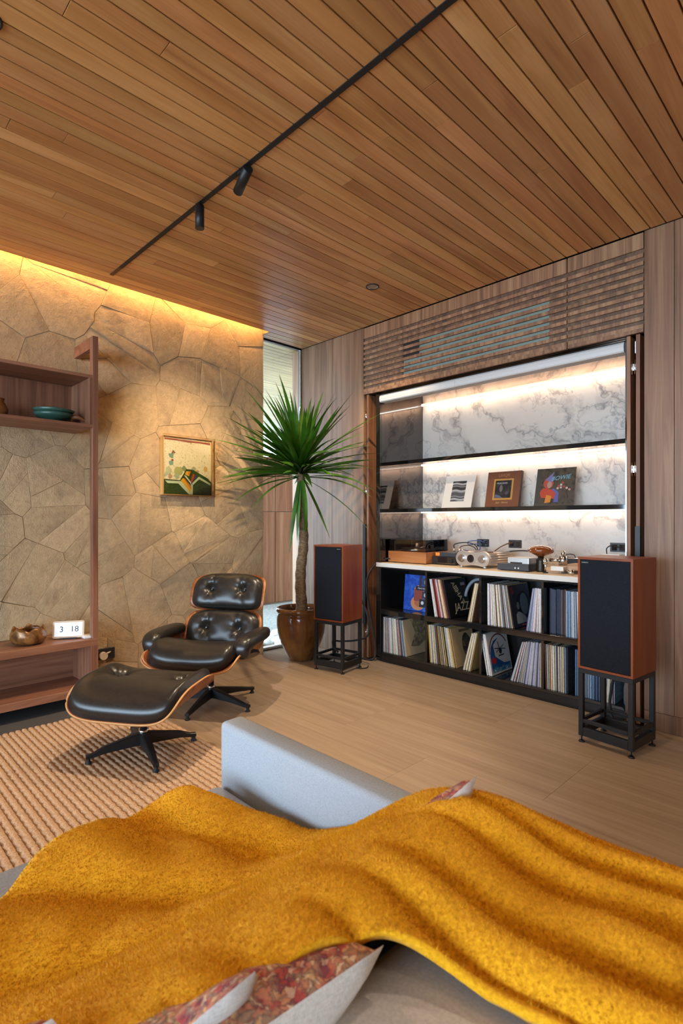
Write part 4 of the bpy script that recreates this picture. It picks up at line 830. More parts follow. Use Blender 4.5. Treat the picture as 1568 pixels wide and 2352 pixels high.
# wall sockets on the marble
def socket(x, label, white=False):
    s = thing('wall_socket', label, 'socket', (x, NY-0.004, 0.975))
    B(x-0.056, x+0.056, NY-0.008, NY-0.0005, 0.975, 1.040, 0.0015, 1).part('plate', M['black_plastic'], s)
    for dx in (-0.026, 0.026):
        B(x+dx-0.018, x+dx+0.018, NY-0.010, NY-0.0082, 0.985, 1.030, 0.001, 1).part('outlet', M['black_gloss'], s)
    return s
socket(-2.425, 'black wall socket on the marble with a blue cable looping from it')
socket(-2.132, 'black wall socket on the marble with a brown plug in it')
s3 = socket(-1.345, 'black wall socket at the right end of the marble above white plugs')
def cable(name, label, pts, r, m, n=8): return MB().tube(spline(pts, 8), r, n).top(name, m, label, 'cable')
blue = plain('blue_cable', rgb('3f4f86'), 0.5); brn = plain('brown_cable', rgb('5e3c2a'), 0.6)
cable('blue_cable', 'blue looping cable from the left marble socket', [(-2.40, 4.07, 1.01), (-2.43, 4.02, 1.03), (-2.50, 3.98, 1.02), (-2.49, 3.97, 0.995), (-2.41, 3.98, 1.0), (-2.39, 3.98, 0.96), (-2.44, 3.97, 0.93), (-2.54, 3.93, 0.95), (-2.57, 3.90, 0.90), (-2.51, 3.94, 0.845)], 0.004, blue)
pg = cable('brown_cable', 'brown cable plugged into the right marble socket', [(-2.15, 4.08, 1.015), (-2.17, 4.03, 1.01), (-2.21, 3.98, 0.98), (-2.26, 3.955, 0.93), (-2.29, 3.945, 0.86)], 0.005, brn)
cable('black_cable', 'black cable arching behind the silver amplifier to the converter', [(-2.25, 3.945, 0.90), (-2.15, 3.97, 0.945), (-2.0, 3.98, 0.962), (-1.88, 3.96, 0.945), (-1.83, 3.90, 0.91), (-1.835, 3.80, 0.898), (-1.84, 3.745, 0.88)], 0.005, M['rubber'])
cable('black_cable', 'thin black cable hooping over the grey adapter', [(-2.55, 3.84, 0.965), (-2.55, 3.85, 1.0), (-2.47, 3.90, 1.015), (-2.40, 3.93, 0.99), (-2.385, 3.945, 0.92), (-2.40, 3.95, 0.85)], 0.0042, M['rubber'])
cable('black_cable', 'brown black cable drooping beside the grey adapter', [(-2.50, 3.845, 0.965), (-2.49, 3.86, 0.985), (-2.44, 3.91, 0.99), (-2.41, 3.955, 0.95), (-2.42, 3.965, 0.845)], 0.0042, brn)
wp_ = thing('white_plug', 'white plugs with a black lead below the right marble socket', 'plug', (-1.36, 4.0, ZK))
B(-1.42, -1.30, 3.97, 4.02, ZK, ZK+0.125, 0.004, 2).part('adapter', M['white_plastic'], wp_)
MB().tube(spline([(-1.39, 3.99, ZK+0.125), (-1.39, 3.99, ZK+0.165), (-1.36, 4.0, ZK+0.185), (-1.33, 4.05, ZK+0.17)], 6), 0.004, 6).part('lead', M['rubber'], wp_)

# ------------------------------------------------------------------ speakers on stands
def speaker(x, y, rz, lbl, badge_left):
    w, dp, z0, h = 0.288, 0.272, 0.4005, 0.602
    sp = thing('loudspeaker', lbl, 'speaker', (x, y, z0), rz)
    def L(mb, name, m, **k): return mb.xf(Matrix.Translation((0, 0, 0))).part(name, m, sp, world=False, **k)
    hw, hd = w/2, dp/2; t = 0.012
    c = MB(); c.box(-hw, hw, -hd+0.012, hd, 0, h)
    for bx in ((-hw, -hw+t, -hd, -hd+0.012, 0, h), (hw-t, hw, -hd, -hd+0.012, 0, h), (-hw+t, hw-t, -hd, -hd+0.012, 0, t), (-hw+t, hw-t, -hd, -hd+0.012, h-t, h)): c.box(*bx)
    L(c, 'cabinet', M['cherry'])
    g = L(B(-hw+t+0.002, hw-t-0.002, -hd-0.001, -hd+0.0115, t+0.002, h-t-0.002, 0.003, 2), 'grille', M['grille'])
    bx = -hw+t+0.028 if badge_left else hw-t-0.028
    bd = B(bx-0.020, bx+0.020, -hd-0.0028, -hd-0.0012, h-t-0.022, h-t-0.012).part('badge', plain('badge_black', rgb('2a2a2c'), 0.4, 0.5), g, world=False)
    text_mb('HARBETH', 0.0078, frame_mat((bx, -hd-0.003, h-t-0.0172), (1, 0, 0), (0, 0, 1)), 0.0002).part('lettering', plain('badge_silver', rgb('b9b5a8'), 0.35, 0.6), g, world=False)
    return sp
M['grille'] = fabric('black_grille_cloth', (0.010, 0.011, 0.014), (0.020, 0.021, 0.026), 900)
def stand(x, y, rz, lbl):
    s = thing('speaker_stand', lbl, 'stand', (x, y, 0), rz)
    hw, hd, b = 0.142, 0.134, 0.024
    def L(mb, name, m): return mb.part(name, m, s, world=False)
    for sx in (-1, 1):
        for sy in (-1, 1):
            x0, y0 = sx*(hw-b/2), sy*(hd-b/2)
            lg_ = L(B(x0-b/2, x0+b/2, y0-b/2, y0+b/2, 0.034, 0.374, 0.001, 1), 'leg', M['black_metal'])
            f = MB().cyl((x0, y0, 0.006), (x0, y0, 0.034), 0.004, n=10); f.cyl((x0, y0, 0), (x0, y0, 0.007), 0.017, 0.013, n=18)
            f.part('spike_foot', M['black_metal'], lg_, world=False)
    def rails(z0, z1, nm, t=b):
        for sy in (-1, 1): y0 = sy*(hd-t/2); L(B(-hw+b+0.0005, hw-b-0.0005, y0-t/2, y0+t/2, z0, z1, 0.001, 1), nm, M['black_metal'])
        for sx in (-1, 1): x0 = sx*(hw-t/2); L(B(x0-t/2, x0+t/2, -hd+b+0.0005, hd-b-0.0005, z0, z1, 0.001, 1), nm, M['black_metal'])
    rails(0.036, 0.082, 'bottom_rail'); rails(0.108, 0.126, 'middle_rail', 0.018)
    for sy in (-1, 1): L(B(-hw, hw, sy*(hd-b/2)-b/2, sy*(hd-b/2)+b/2, 0.3745, 0.399, 0.001, 1), 'top_rail', M['black_metal'])
    for sx in (-1, 1): L(B(sx*(hw-b/2)-b/2, sx*(hw-b/2)+b/2, -hd+b+0.0005, hd-b-0.0005, 0.3745, 0.399, 0.001, 1), 'top_rail', M['black_metal'])
    for sx in (-1, 1):
        for sy in (-1, 1): MB().cyl((sx*0.11, sy*0.105, 0.399), (sx*0.11, sy*0.105, 0.4003), 0.012, n=12).part('rubber_dot', M['rubber'], s, world=False)
SPR = (-1.028, 3.095, math.radians(-6.5)); SPL = (-3.140, 3.062, math.radians(10.0))
speaker(*SPR, 'cherry veneer speaker with black grille standing by the right wall panels', True); stand(*SPR, 'black steel frame stand under the right speaker')
speaker(*SPL, 'cherry veneer speaker with black grille standing beside the potted plant', False); stand(*SPL, 'black steel frame stand under the left speaker')
cable('speaker_cable', 'thick black cable curving from the counter down past the left jamb', [(-3.04, 3.58, 0.87), (-3.085, 3.52, 0.855), (-3.10, 3.44, 0.80), (-3.13, 3.40, 0.70), (-3.13, 3.40, 0.58), (-3.11, 3.42, 0.40), (-3.085, 3.44, 0.2), (-3.07, 3.44, 0.06), (-3.10, 3.42, 0.008), (-3.2, 3.40, 0.008)], 0.008, M['rubber'])
cable('speaker_cable', 'black cable coiling behind the left speaker stand', [(-3.10, 3.235, 0.62), (-3.02, 3.27, 0.45), (-3.0, 3.28, 0.32), (-3.02, 3.27, 0.24), (-3.12, 3.23, 0.20), (-3.22, 3.16, 0.19), (-3.24, 3.10, 0.20), (-3.20, 3.07, 0.16), (-3.14, 3.06, 0.13)], 0.008, M['rubber'])
cable('speaker_cable', 'black cable hanging down behind the right speaker stand', [(-1.06, 3.26, 0.55), (-1.10, 3.30, 0.42), (-1.13, 3.36, 0.30), (-1.16, 3.38, 0.12), (-1.13, 3.36, 0.02), (-1.05, 3.34, 0.010), (-0.98, 3.36, 0.010), (-0.93, 3.40, 0.010)], 0.009, M['rubber'])
cable('floor_lead', 'thin lead on the floor behind the left stand', [(-3.0, 3.27, 0.006), (-2.97, 3.22, 0.005), (-2.99, 3.17, 0.005), (-3.03, 3.16, 0.005)], 0.004, M['rubber'])

# ------------------------------------------------------------------ potted dracaena
PX, PY = -3.585, 3.045
pot = thing('plant_pot', 'large brown drip glazed clay pot on the floor by the window', 'pot', (PX, PY, 0))
prof = [(0.100, 0.0), (0.112, 0.004), (0.122, 0.03), (0.150, 0.09), (0.182, 0.16), (0.203, 0.23), (0.212, 0.30), (0.211, 0.36), (0.203, 0.395), (0.199, 0.402), (0.208, 0.408), (0.216, 0.420), (0.216, 0.436), (0.206, 0.447), (0.190, 0.448), (0.180, 0.440), (0.178, 0.40), (0.178, 0.38)]
MB().lathe(prof, (PX, PY), 64, close=True).part('vessel', M['glaze'], pot)
MB().lathe([(0.001, 0.386), (0.08, 0.388), (0.177, 0.383)], (PX, PY), 40, close=False).part('soil', M['soil'], pot)
pl = thing('dracaena_plant', 'tall dracaena with a bare trunk and a spiky green leaf crown in the brown pot', 'plant', (PX, PY, 0.386))
tz = [(PX, PY, 0.380), (PX+0.004, PY+0.003, 0.45), (PX-0.003, PY-0.004, 0.62), (PX+0.0, PY+0.0, 0.80), (PX+0.016, PY+0.014, 0.98), (PX+0.014, PY+0.012, 1.16), (PX+0.004, PY+0.0, 1.34), (PX+0.0, PY+0.0, 1.50), (PX-0.002, PY-0.004, 1.60), (PX, PY, 1.70)]
tp = spline(tz, 6); rr = [0.052-0.022*(i/len(tp))+0.003*math.sin(i*1.7)+(0.010 if i < 4 else 0) for i in range(len(tp))]
trk = MB().tube(tp, rr, 16).part('trunk', M['bark'], pl)
def leaf_mesh(L, w, curl, droop):
    mb = MB(); n = 9; vs = []
    for i in range(n+1):
        t = i/n; a = droop*t**1.6; wd = w*(0.55+1.2*t if t < 0.3 else (0.91+0.09*math.sin((t-0.3)*2)))*(1-max(0, (t-0.45)/0.55)**1.7)
        wd = max(wd, 0.0008); 
        x = L*t; z = 0; vs.append((t, wd))
    px = pz = 0; pts = []
    for i in range(n+1):
        t = i/n; a = -droop*t**1.5; pts.append((px, pz)); px += math.cos(a)*L/n; pz += math.sin(a)*L/n
    V = []
    for (t, wd), (x, z) in zip(vs, pts):
        V += [(x, -wd, z+curl*wd), (x, 0, z), (x, wd, z+curl*wd)]
    F = [(3*i+k, 3*i+3+k, 3*i+4+k, 3*i+1+k) for i in range(n) for k in (0, 1)]
    mb.add(V, F, 0, True); return mb.mesh('leaf', M['leaf'])
rs = random.Random(21)
LM = [leaf_mesh(L, 0.0225, 0.30, d) for L, d in ((0.70, 0.12), (0.74, 0.40), (0.66, 0.7), (0.55, 1.3), (0.76, 0.22), (0.66, 0.5))]
crown = Vector((PX, PY, 1.63))
def add_leaf(az, el, me, sc, roll=0, z=None):
    o = link_part('leaf', me, pl); d = Vector((math.cos(az)*math.cos(el), math.sin(az)*math.cos(el), math.sin(el)))
    up = Vector((0, 0, 1)) if abs(el) < 1.4 else Vector((-math.cos(az), -math.sin(az), 0.1)); y = up.cross(d).normalized(); zz = d.cross(y)
    m = Matrix((d, y, zz)).transposed().to_4x4() @ Matrix.Rotation(roll, 4, 'X') @ Matrix.Scale(sc, 4)
    base = crown+Vector((math.cos(az)*0.02, math.sin(az)*0.02, (z if z is not None else 0)))
    m.translation = base-pl.location; o.matrix_local = m; return m, base
def tip_ok(az, el, me, sc):
    d = Vector((math.cos(az)*math.cos(el), math.sin(az)*math.cos(el), math.sin(el)))
    up = Vector((0, 0, 1)); y = up.cross(d).normalized(); zz = d.cross(y)
    for i in (4, 6, 8, 9):
        c = me.vertices[3*i+1].co; p = crown+d*(c.x*sc+0.02)+zz*(c.z*sc)
        if p.y < 2.93 and p.x < -3.925: return False
        if p.x < -4.03 or p.y > 3.41: return False
    return True
n = 0; tries = 0
while n < 150 and tries < 6000:
    tries += 1; f = n/150; az = rs.uniform(0, 2*PI); el = math.asin(min(0.999, max(-0.2, 1.0-1.05*f+rs.uniform(-0.06, 0.06))))
    me_ = LM[rs.choice((0, 1, 4))] if el > 0.75 else LM[rs.choice((0, 1, 4, 5))] if el > 0.25 else LM[rs.choice((1, 2, 4, 5))]
    sc = rs.uniform(0.86, 1.08)*(0.82 if el > 1.2 else 1.0)
    if not tip_ok(az, el, me_, sc):
        if rs.random() < 0.5: continue
        sc *= 0.66
        if not tip_ok(az, el, me_, sc): continue
    add_leaf(az, el, me_, sc, rs.uniform(-0.5, 0.5) if el > 0.5 else rs.uniform(-1.0, 1.0), z=0.09*(1-f)-0.03); n += 1
cf = math.atan2(-0.70, 0.71)                                      # azimuth towards the camera
for az, el, k, sc in ((cf+1.15, -0.05, 2, 1.0), (cf+1.05, 0.05, 2, 1.05), (cf-1.0, -0.15, 2, 1.0), (cf-1.2, 0.02, 1, 1.05), (cf-0.7, -0.25, 2, 0.9), (cf-0.85, 0.1, 2, 1.1), (cf+0.4, -1.15, 3, 1.0), (cf-0.5, -1.3, 0, 0.95), (cf+0.9, -1.0, 0, 0.86), (cf-0.2, -1.35, 0, 0.8), (cf+1.15, -0.50, 1, 1.05)):
    add_leaf(az, el, LM[k], sc, rs.uniform(-0.3, 0.3), z=-0.06)

# ------------------------------------------------------------------ lounge chair and ottoman
def sq(s, t, n=5.0):
    """square -> rounded square, keeps the grid"""
    m = max(abs(s), abs(t))
    if m < 1e-6: return s, t
    d = (abs(s)**n+abs(t)**n)**(1/n); return s*m/d, t*m/d
def shell_mb(fn, nu, nv, th, n=5.0):
    """thin bent plywood: fn(s,t) is the upper face; edge faces take material 1"""
    mb = MB(); P = [[Vector(fn(*sq(-1+2*i/nu, -1+2*j/nv, n))) for j in range(nv+1)] for i in range(nu+1)]
    N = [[None]*(nv+1) for _ in range(nu+1)]
    for i in range(nu+1):
        for j in range(nv+1):
            a = P[min(i+1, nu)][j]-P[max(i-1, 0)][j]; b = P[i][min(j+1, nv)]-P[i][max(j-1, 0)]
            c = a.cross(b); N[i][j] = c.normalized() if c.length > 1e-9 else Vector((0, 0, 1))
    top = [P[i][j] for i in range(nu+1) for j in range(nv+1)]; botm = [P[i][j]-N[i][j]*th for i in range(nu+1) for j in range(nv+1)]
    fs = [(i*(nv+1)+j, (i+1)*(nv+1)+j, (i+1)*(nv+1)+j+1, i*(nv+1)+j+1) for i in range(nu) for j in range(nv)]
    mb.add(top, fs, 0, True); mb.add(botm, [f[::-1] for f in fs], 0, True)
    rim = [(i, 0) for i in range(nu)]+[(nu, j) for j in range(nv)]+[(i, nv) for i in range(nu, 0, -1)]+[(0, j) for j in range(nv, 0, -1)]
    k = len(rim); mb.add([P[i][j] for i, j in rim]+[P[i][j]-N[i][j]*th for i, j in rim], [(a, k+a, k+(a+1) % k, (a+1) % k) for a in range(k)], 1, True)
    return mb
def cushion_mb(fn, nrm, nu, nv, th, n=5.0, buttons=(), inset=0.955, hw=1, hh=1, back=0.006, up=0.0):
    """padded leather cushion over fn; buttons: (s,t) dimples with radial creases"""
    mb = MB(); V = []; rs = random.Random(nu*7+nv)
    def pt(i, j, side):
        s0, t0 = -1+2*i/nu, -1+2*j/nv; r = max(abs(s0), abs(t0)); s, t = sq(s0, t0, n); s *= inset; t *= inset
        e = 1e-3; p = Vector(fn(s, t)); a = Vector(fn(s+e, t))-Vector(fn(s-e, t)); b = Vector(fn(s, t+e))-Vector(fn(s, t-e)); N = a.cross(b).normalized()*nrm
        N = (N+Vector((0, 0, up))).normalized()
        h = th*max(0.0, 1-r**5)**0.42 if side else 0
        if side:
            h += th*0.16*max(0, 1-r*r)
            for bs, bt in buttons:
                dx, dy = (s-bs)*hw, (t-bt)*hh; d = math.hypot(dx, dy); an = math.atan2(dy, dx)
                h -= th*0.50*math.exp(-(d/0.028)**2)+th*0.20*math.exp(-(d/0.075)**2)
                h -= th*0.10*math.exp(-(d/0.085)**2)*(0.5+0.5*math.cos(7*an+bs*9))*min(1, d/0.02)
        return p+N*(back+h)
    for side in (1, 0):
        vs = [pt(i, j, side) for i in range(nu+1) for j in range(nv+1)]
        fs = [(i*(nv+1)+j, (i+1)*(nv+1)+j, (i+1)*(nv+1)+j+1, i*(nv+1)+j+1) for i in range(nu) for j in range(nv)]
        mb.add(vs, fs if side else [f[::-1] for f in fs], 0, True)
    return mb
WOODS = [M['rosewood'], M['ply_edge']]
def star_base(par, legs, r, a0, zs):
    MB().cyl((0, 0, 0.045), (0, 0, 0.105), 0.030, 0.026, n=24).part('hub', M['black_metal'], par, world=False)
    MB().cyl((0, 0, 0.105), (0, 0, 0.128), 0.027, n=24).part('collar', M['chrome'], par, world=False)
    MB().cyl((0, 0, 0.128), (0, 0, zs), 0.019, n=20).part('post', M['black_metal'], par, world=False)
    for k in range(legs):
        a = a0+2*PI*k/legs; c, s = math.cos(a), math.sin(a); mb = MB()
        def sec(d, w, zt, zb): return [(d*c-w*s*q, d*s+w*c*q, z) for q, z in ((-1, zb), (-1, zt-0.004), (-0.6, zt), (0.6, zt), (1, zt-0.004), (1, zb))]
        S = [sec(0.015, 0.024, 0.112, 0.045), sec(0.06, 0.021, 0.104, 0.045), sec(0.20, 0.017, 0.075, 0.040), sec(r-0.02, 0.014, 0.050, 0.028), sec(r+0.012, 0.014, 0.046, 0.027)]
        mb.add([p for q in S for p in q], [(6*i+k_, 6*i+(k_+1) % 6, 6*i+6+(k_+1) % 6, 6*i+6+k_) for i in range(4) for k_ in range(6)]+[tuple(range(5, -1, -1)), tuple(range(24, 30))])
        lg_ = mb.part('leg', M['black_metal'], par, world=False)
        MB().lathe([(0.010, 0.030), (0.011, 0.010), (0.017, 0.006), (0.017, 0.0)], (r*c, r*s), 16).part('glide', M['rubber'], lg_, world=False)
CS = 0.93
CR = math.atan2(-0.842, 0.54)+PI/2                                 # chair front is local -Y
ch = thing('lounge_chair', 'black leather lounge chair with bent rosewood shells on a five legged base', 'armchair', (-3.126, 1.883, 0), CR, CS)
star_base(ch, 5, 0.335, -PI/2, 0.27)
def seat_fn(s, t):                                                  # s across, t from front (-1) to rear (+1)
    x = math.copysign(0.330*abs(s)*(1.8-0.8*abs(s)), s); y = -0.075+t*0.30
    side = 0.085+0.125*ss(-0.6, 0.5, t); z = 0.338-0.090*ss(-0.6, 1.2, t)+side*abs(s)**2.2
    if t < -0.6: z -= 0.03*((-0.6-t)/0.4)**2
    if t > 0.7: z += 0.05*((t-0.7)/0.3)**2
    return (x, y, z)
shell_mb(seat_fn, 40, 28, 0.011, 8).part('seat_shell', WOODS, ch, world=False)
def seatc(s, t): p = seat_fn(s*0.97, t); k = 0.62*ss(-0.7, 0.2, t)*(0.085+0.125*ss(-0.6, 0.5, t))*abs(s*0.97)**2.2; return (p[0]*0.965, p[1], p[2]+0.002-k)
cushion_mb(seatc, 1, 48, 36, 0.115, 4.5, ((-0.42, 0.25), (0.42, 0.25)), hw=0.30, hh=0.28, up=2.0, inset=0.985).part('seat_cushion', M['leather'], ch, world=False)
def back_fn(zc, yc, hw, hh, tilt, wrap):
    def f(s, t):                                                    # t up
        x = s*hw; u = t*hh; y = yc+u*math.sin(tilt)-wrap*abs(s)**2.6+0.02*t*t; return (x, y, zc+u*math.cos(tilt))
    return f
bf = back_fn(0.460, 0.245, 0.305, 0.155, 0.30, 0.075); hf = back_fn(0.735, 0.335, 0.300, 0.140, 0.36, 0.070)
for nm, f, th in (('lower_back', bf, 0.085), ('headrest', hf, 0.085)):
    sh_ = shell_mb(f, 32, 18, -0.011).part(nm+'_shell', WOODS, ch, world=False)
    cushion_mb(f, -1 if False else 1, 48, 28, th, 4.5, ((-0.46, 0.12), (0.46, 0.12)), hw=0.30, hh=0.15, back=0.004).part(nm+'_cushion', M['leather'], ch, world=False)
    for bs in (-0.46, 0.46):
        p = Vector(f(bs*0.955, 0.115)); MB().cyl(p+Vector((0, -0.045, 0.012)), p+Vector((0, -0.053, 0.014)), 0.009, 0.006, n=12).part('button', M['leather'], ch.children[-1] if False else ch, world=False)
for sx in (-0.17, 0.17):
    q = [(sx, 0.302, 0.50), (sx, 0.335, 0.60), (sx, 0.375, 0.70)]
    MB().prism([(0.285, 0.52), (0.300, 0.52), (0.375, 0.70), (0.360, 0.70)], 'x', sx-0.018, sx+0.018).part('back_brace', M['black_metal'], ch, world=False)
for sx in (-1, 1):
    # arm pad: long padded lobe, front curls down
    path = [(sx*0.325, -0.200, 0.400), (sx*0.330, -0.222, 0.440), (sx*0.335, -0.205, 0.475), (sx*0.340, -0.12, 0.488), (sx*0.345, 0.0, 0.490), (sx*0.340, 0.12, 0.488), (sx*0.33, 0.18, 0.480)]
    pts = spline(path, 5); mb = MB(); ring = 14; V = []
    for i, p in enumerate(pts):
        t_ = (pts[min(i+1, len(pts)-1)]-pts[max(i-1, 0)]).normalized(); xd = Vector((1, 0, 0)); nd_ = t_.cross(xd).normalized()
        k = i/(len(pts)-1); wv = 0.056*(0.85+0.30*math.sin(PI*min(1, k*1.05)))*(1 if 0.06 < k < 0.95 else 0.6); tv = (0.050-0.012*k)*(1 if 0.06 < k < 0.95 else 0.55)
        V += [p+xd*wv*math.copysign(abs(math.cos(a))**0.7, math.cos(a))+nd_*tv*math.copysign(abs(math.sin(a))**0.8, math.sin(a)) for a in [2*PI*q/ring for q in range(ring)]]
    m_ = len(pts); mb.add(V, [(i*ring+k, i*ring+(k+1) % ring, (i+1)*ring+(k+1) % ring, (i+1)*ring+k) for i in range(m_-1) for k in range(ring)]+[tuple(range(ring)), tuple(range((m_-1)*ring, m_*ring))], 0, True)
    mb.part('arm_pad', M['leather'], ch, world=False)
# ottoman
ot = thing('ottoman', 'black leather ottoman with a bent rosewood shell in front of the lounge chair', 'ottoman', (-2.648, 1.207, 0.0305), CR, 0.905)
star_base(ot, 4, 0.282, PI/4, 0.30)
def ott_fn(s, t):
    z = 0.292+0.118*abs(s)**3.2-0.03*max(0, -t-0.2)**1.5+0.012*t; return (math.copysign(0.325*abs(s)*(1.8-0.8*abs(s)), s), t*0.272, z)
shell_mb(ott_fn, 40, 28, 0.011, 4.0).part('shell', WOODS, ot, world=False)
oc = cushion_mb(ott_fn, 1, 64, 44, 0.104, 4.0, ((-0.42, 0.30), (0.42, 0.30)), inset=0.982, hw=0.32, hh=0.27, back=0.002, up=2.5)
oc.part('cushion', M['leather'], ot, world=False)

# ------------------------------------------------------------------ rug of thick twisted ropes
RX0, RX1, RY0, RY1 = -3.415, -1.15, -0.9, 1.505
rug = thing('rug', 'natural jute rug of thick twisted ropes under the ottoman', 'rug', ((RX0+RX1)/2, (RY0+RY1)/2, 0))
B(RX0+0.012, RX1, RY0, RY1, 0.0035, 0.009).part('backing', M['rug_base'], rug)
PT = 0.0315; L = RX1-RX0; mb = MB(); nseg = 170; ring = 7; V = []
for i in range(nseg+1):
    x = RX0+L*i/nseg
    tw = 2*PI*(x/0.052)
    end = 0.55 if i in (0, nseg) else 1.0
    for k in range(ring):
        a = 2*PI*k/ring; r = 0.0158*(1+0.17*math.cos(2*a+tw))*end
        V.append((x, r*math.cos(a)*1.05, 0.0180+0.80*r*math.sin(a)))
mb.add(V, [(i*ring+k, i*ring+(k+1) % ring, (i+1)*ring+(k+1) % ring, (i+1)*ring+k) for i in range(nseg) for k in range(ring)]+[tuple(range(ring)), tuple(range(nseg*ring, (nseg+1)*ring))], 0, True)
rmesh = mb.mesh('rope', M['rope'], (0, 0, 0)); rs = random.Random(2)
nrope = int((RY1-RY0)/PT)
for k in range(nrope):
    y = RY1-0.016-PT*k; link_part('rope', rmesh, rug, (-rug.location.x+rs.uniform(-0.006, 0.006), y-rug.location.y, 0))

# ------------------------------------------------------------------ sofa
sf = thing('sofa', 'light grey fabric sofa with a low flat arm, back of it towards the viewer', 'sofa', (-0.75, 0.2, 0))
AY0, AY1 = 0.874, 0.955
def soft(x0, x1, y0, y1, z0, z1, b=0.03, seg=4): return MB().box(x0, x1, y0, y1, z0, z1, b, seg, 0, True)
soft(-1.405, -0.06, AY0, AY1, 0.10, 0.600, 0.016).part('arm', M['sofa'], sf)
soft(-1.395, -0.40, -1.6, AY0-0.002, 0.22, 0.424, 0.03).part('seat_cushion', M['sofa'], sf)
soft(-1.385, -0.10, -1.6, AY0-0.004, 0.08, 0.218, 0.012).part('seat_base', M['sofa'], sf)
soft(-0.20, -0.06, -1.6, AY0-0.002, 0.10, 0.60, 0.02).part('back_frame', M['sofa'], sf)
mb = MB()
def bk(s, t):
    s, t = sq(s, t, 5); return s, t
# plump back cushion (loose, leaning on the frame)
def back_cushion(y0, y1):
    mb = MB(); b = bmesh.new(); bmesh.ops.create_cube(b, size=1); bmesh.ops.subdivide_edges(b, edges=b.edges[:], cuts=11, use_grid_fill=True)
    for v in b.verts:
        x, y, z = v.co*2
        k = lambda q: math.copysign(abs(q)**0.92, q)
        n = (abs(x)**6+abs(y)**6+abs(z)**6)**(1/6); m = max(abs(x), abs(y), abs(z)); x, y, z = x*m/n, y*m/n, z*m/n
        px = 0.168*x*(1-0.06*max(0, z)**2)*(1+0.10*(1-y*y)*(1-z*z)); pz = 0.150*z+0.012*(1-y*y)*(z > 0); py = (y1-y0)/2*y
        v.co = Vector((-0.287+px-0.03*z, (y0+y1)/2+py, 0.492+pz))
    return mb.bm(b, 0, True)
back_cushion(0.08, 0.868).part('back_cushion', M['sofa_back'], sf); back_cushion(-0.76, 0.06).part('back_cushion', M['sofa_back'], sf)
for x in (-1.3, -0.2):
    for y in (-1.5, 0.80): B(x-0.02, x+0.02, y-0.02, y+0.02, 0.0095 if x < -1 else 0, 0.08).part('foot', M['black_metal'], sf)

# ------------------------------------------------------------------ pillows
def pillow(label, corner, up, edge, size, th, seed):
    """corner: the top corner; edge: direction of the top edge away from it; up: from bottom to top"""
    e = Vector(edge).normalized(); u = Vector(up); u = (u-e*u.dot(e)).normalized(); nrm = e.cross(u)
    mb = MB(); n = 22; C0 = Vector(corner)
    ctr = C0+e*size/2-u*size/2
    for side in (1, -1):
        vs = []
        for i in range(n+1):
            for j in range(n+1):
                s, t = -1+2*i/n, -1+2*j/n
                x = s*size/2*(1-0.075*(1-t*t)*abs(s)); y = t*size/2*(1-0.075*(1-s*s)*abs(t))
                h = th*((1-s**2)*(1-t**2))**0.42; vs.append(ctr+e*x+u*y+nrm*side*h)
        fs = [(i*(n+1)+j, (i+1)*(n+1)+j, (i+1)*(n+1)+j+1, i*(n+1)+j+1) for i in range(n) for j in range(n)]
        mb.add(vs, fs if side > 0 else [f[::-1] for f in fs], 0 if side > 0 else 1, True)
    t = thing('throw_pillow', label, 'pillow', tuple(ctr))
    q = MB(); o = [k for k in range(len(mb.f)) if mb.mi[k] == 0]; h = len(mb.v)//2
    f_ = MB().add(mb.v[:h], [mb.f[k] for k in o], 0, True).part('patterned_front', M['kilim'], t)
    b_ = MB().add(mb.v[h:], [tuple(i-h for i in mb.f[k]) for k in range(len(mb.f)) if mb.mi[k] == 1], 0, True).part('linen_back', M['pillow_back'], t, label='plain white linen back')
    return t
PE = (0.0, -1.0, 0.0)
pillow('patterned red pillow with white back, pushed under the blanket edge at the bottom centre', (-0.405, 0.468, 0.715), (0.70, 0.10, 0.68), (-0.08, -1, 0.01), 0.40, 0.070, 1)
pillow('patterned pillow with white back, its corner at the bottom left of the blanket', (-0.4345, 0.310, 0.760), (0.60, -0.2, 0.76), (-0.36, -0.84, -0.46), 0.36, 0.036, 2)
pillow('patterned pillow showing only a tiny corner at the lower left frame edge', (-0.566, 0.167, 0.720), (0.45, -0.2, 0.88), (-0.5, -0.85, -0.33), 0.36, 0.05, 3)
pillow('patterned pillow under the blanket, its tip poking up by the sofa arm', (-0.497, 0.819, 0.762), (0.52, 0.36, 0.78), (-0.28, -0.88, -0.38), 0.36, 0.045, 4)

# ------------------------------------------------------------------ mustard blanket: a cloth laid over seat, pillows, arm and back
def smax(a, b, k=0.05):
    h = max(0.0, min(1.0, 0.5+0.5*(a-b)/k)); return b+(a-b)*h+k*h*(1-h)
def vn(x, y):                                                        # smooth pseudo noise
    return math.sin(x*1.7+1.3*math.sin(y*2.1+0.4))*0.5+math.sin(y*2.9+x*0.9+1.1*math.sin(x*1.3))*0.5
def pw(x, pts):                                                      # smooth piecewise profile
    if x <= pts[0][0]: return pts[0][1]
    for (a, va), (b, vb) in zip(pts, pts[1:]):
        if x <= b: return va+(vb-va)*ss(a, b, x)
    return pts[-1][1]
RIDGE = [(0.0, 0.64), (0.15, 0.675), (0.30, 0.702), (0.46, 0.716), (0.62, 0.718), (0.82, 0.722), (0.96, 0.650)]
BACK = [(0.3, 0.670), (0.6, 0.684), (0.85, 0.676), (0.96, 0.640)]
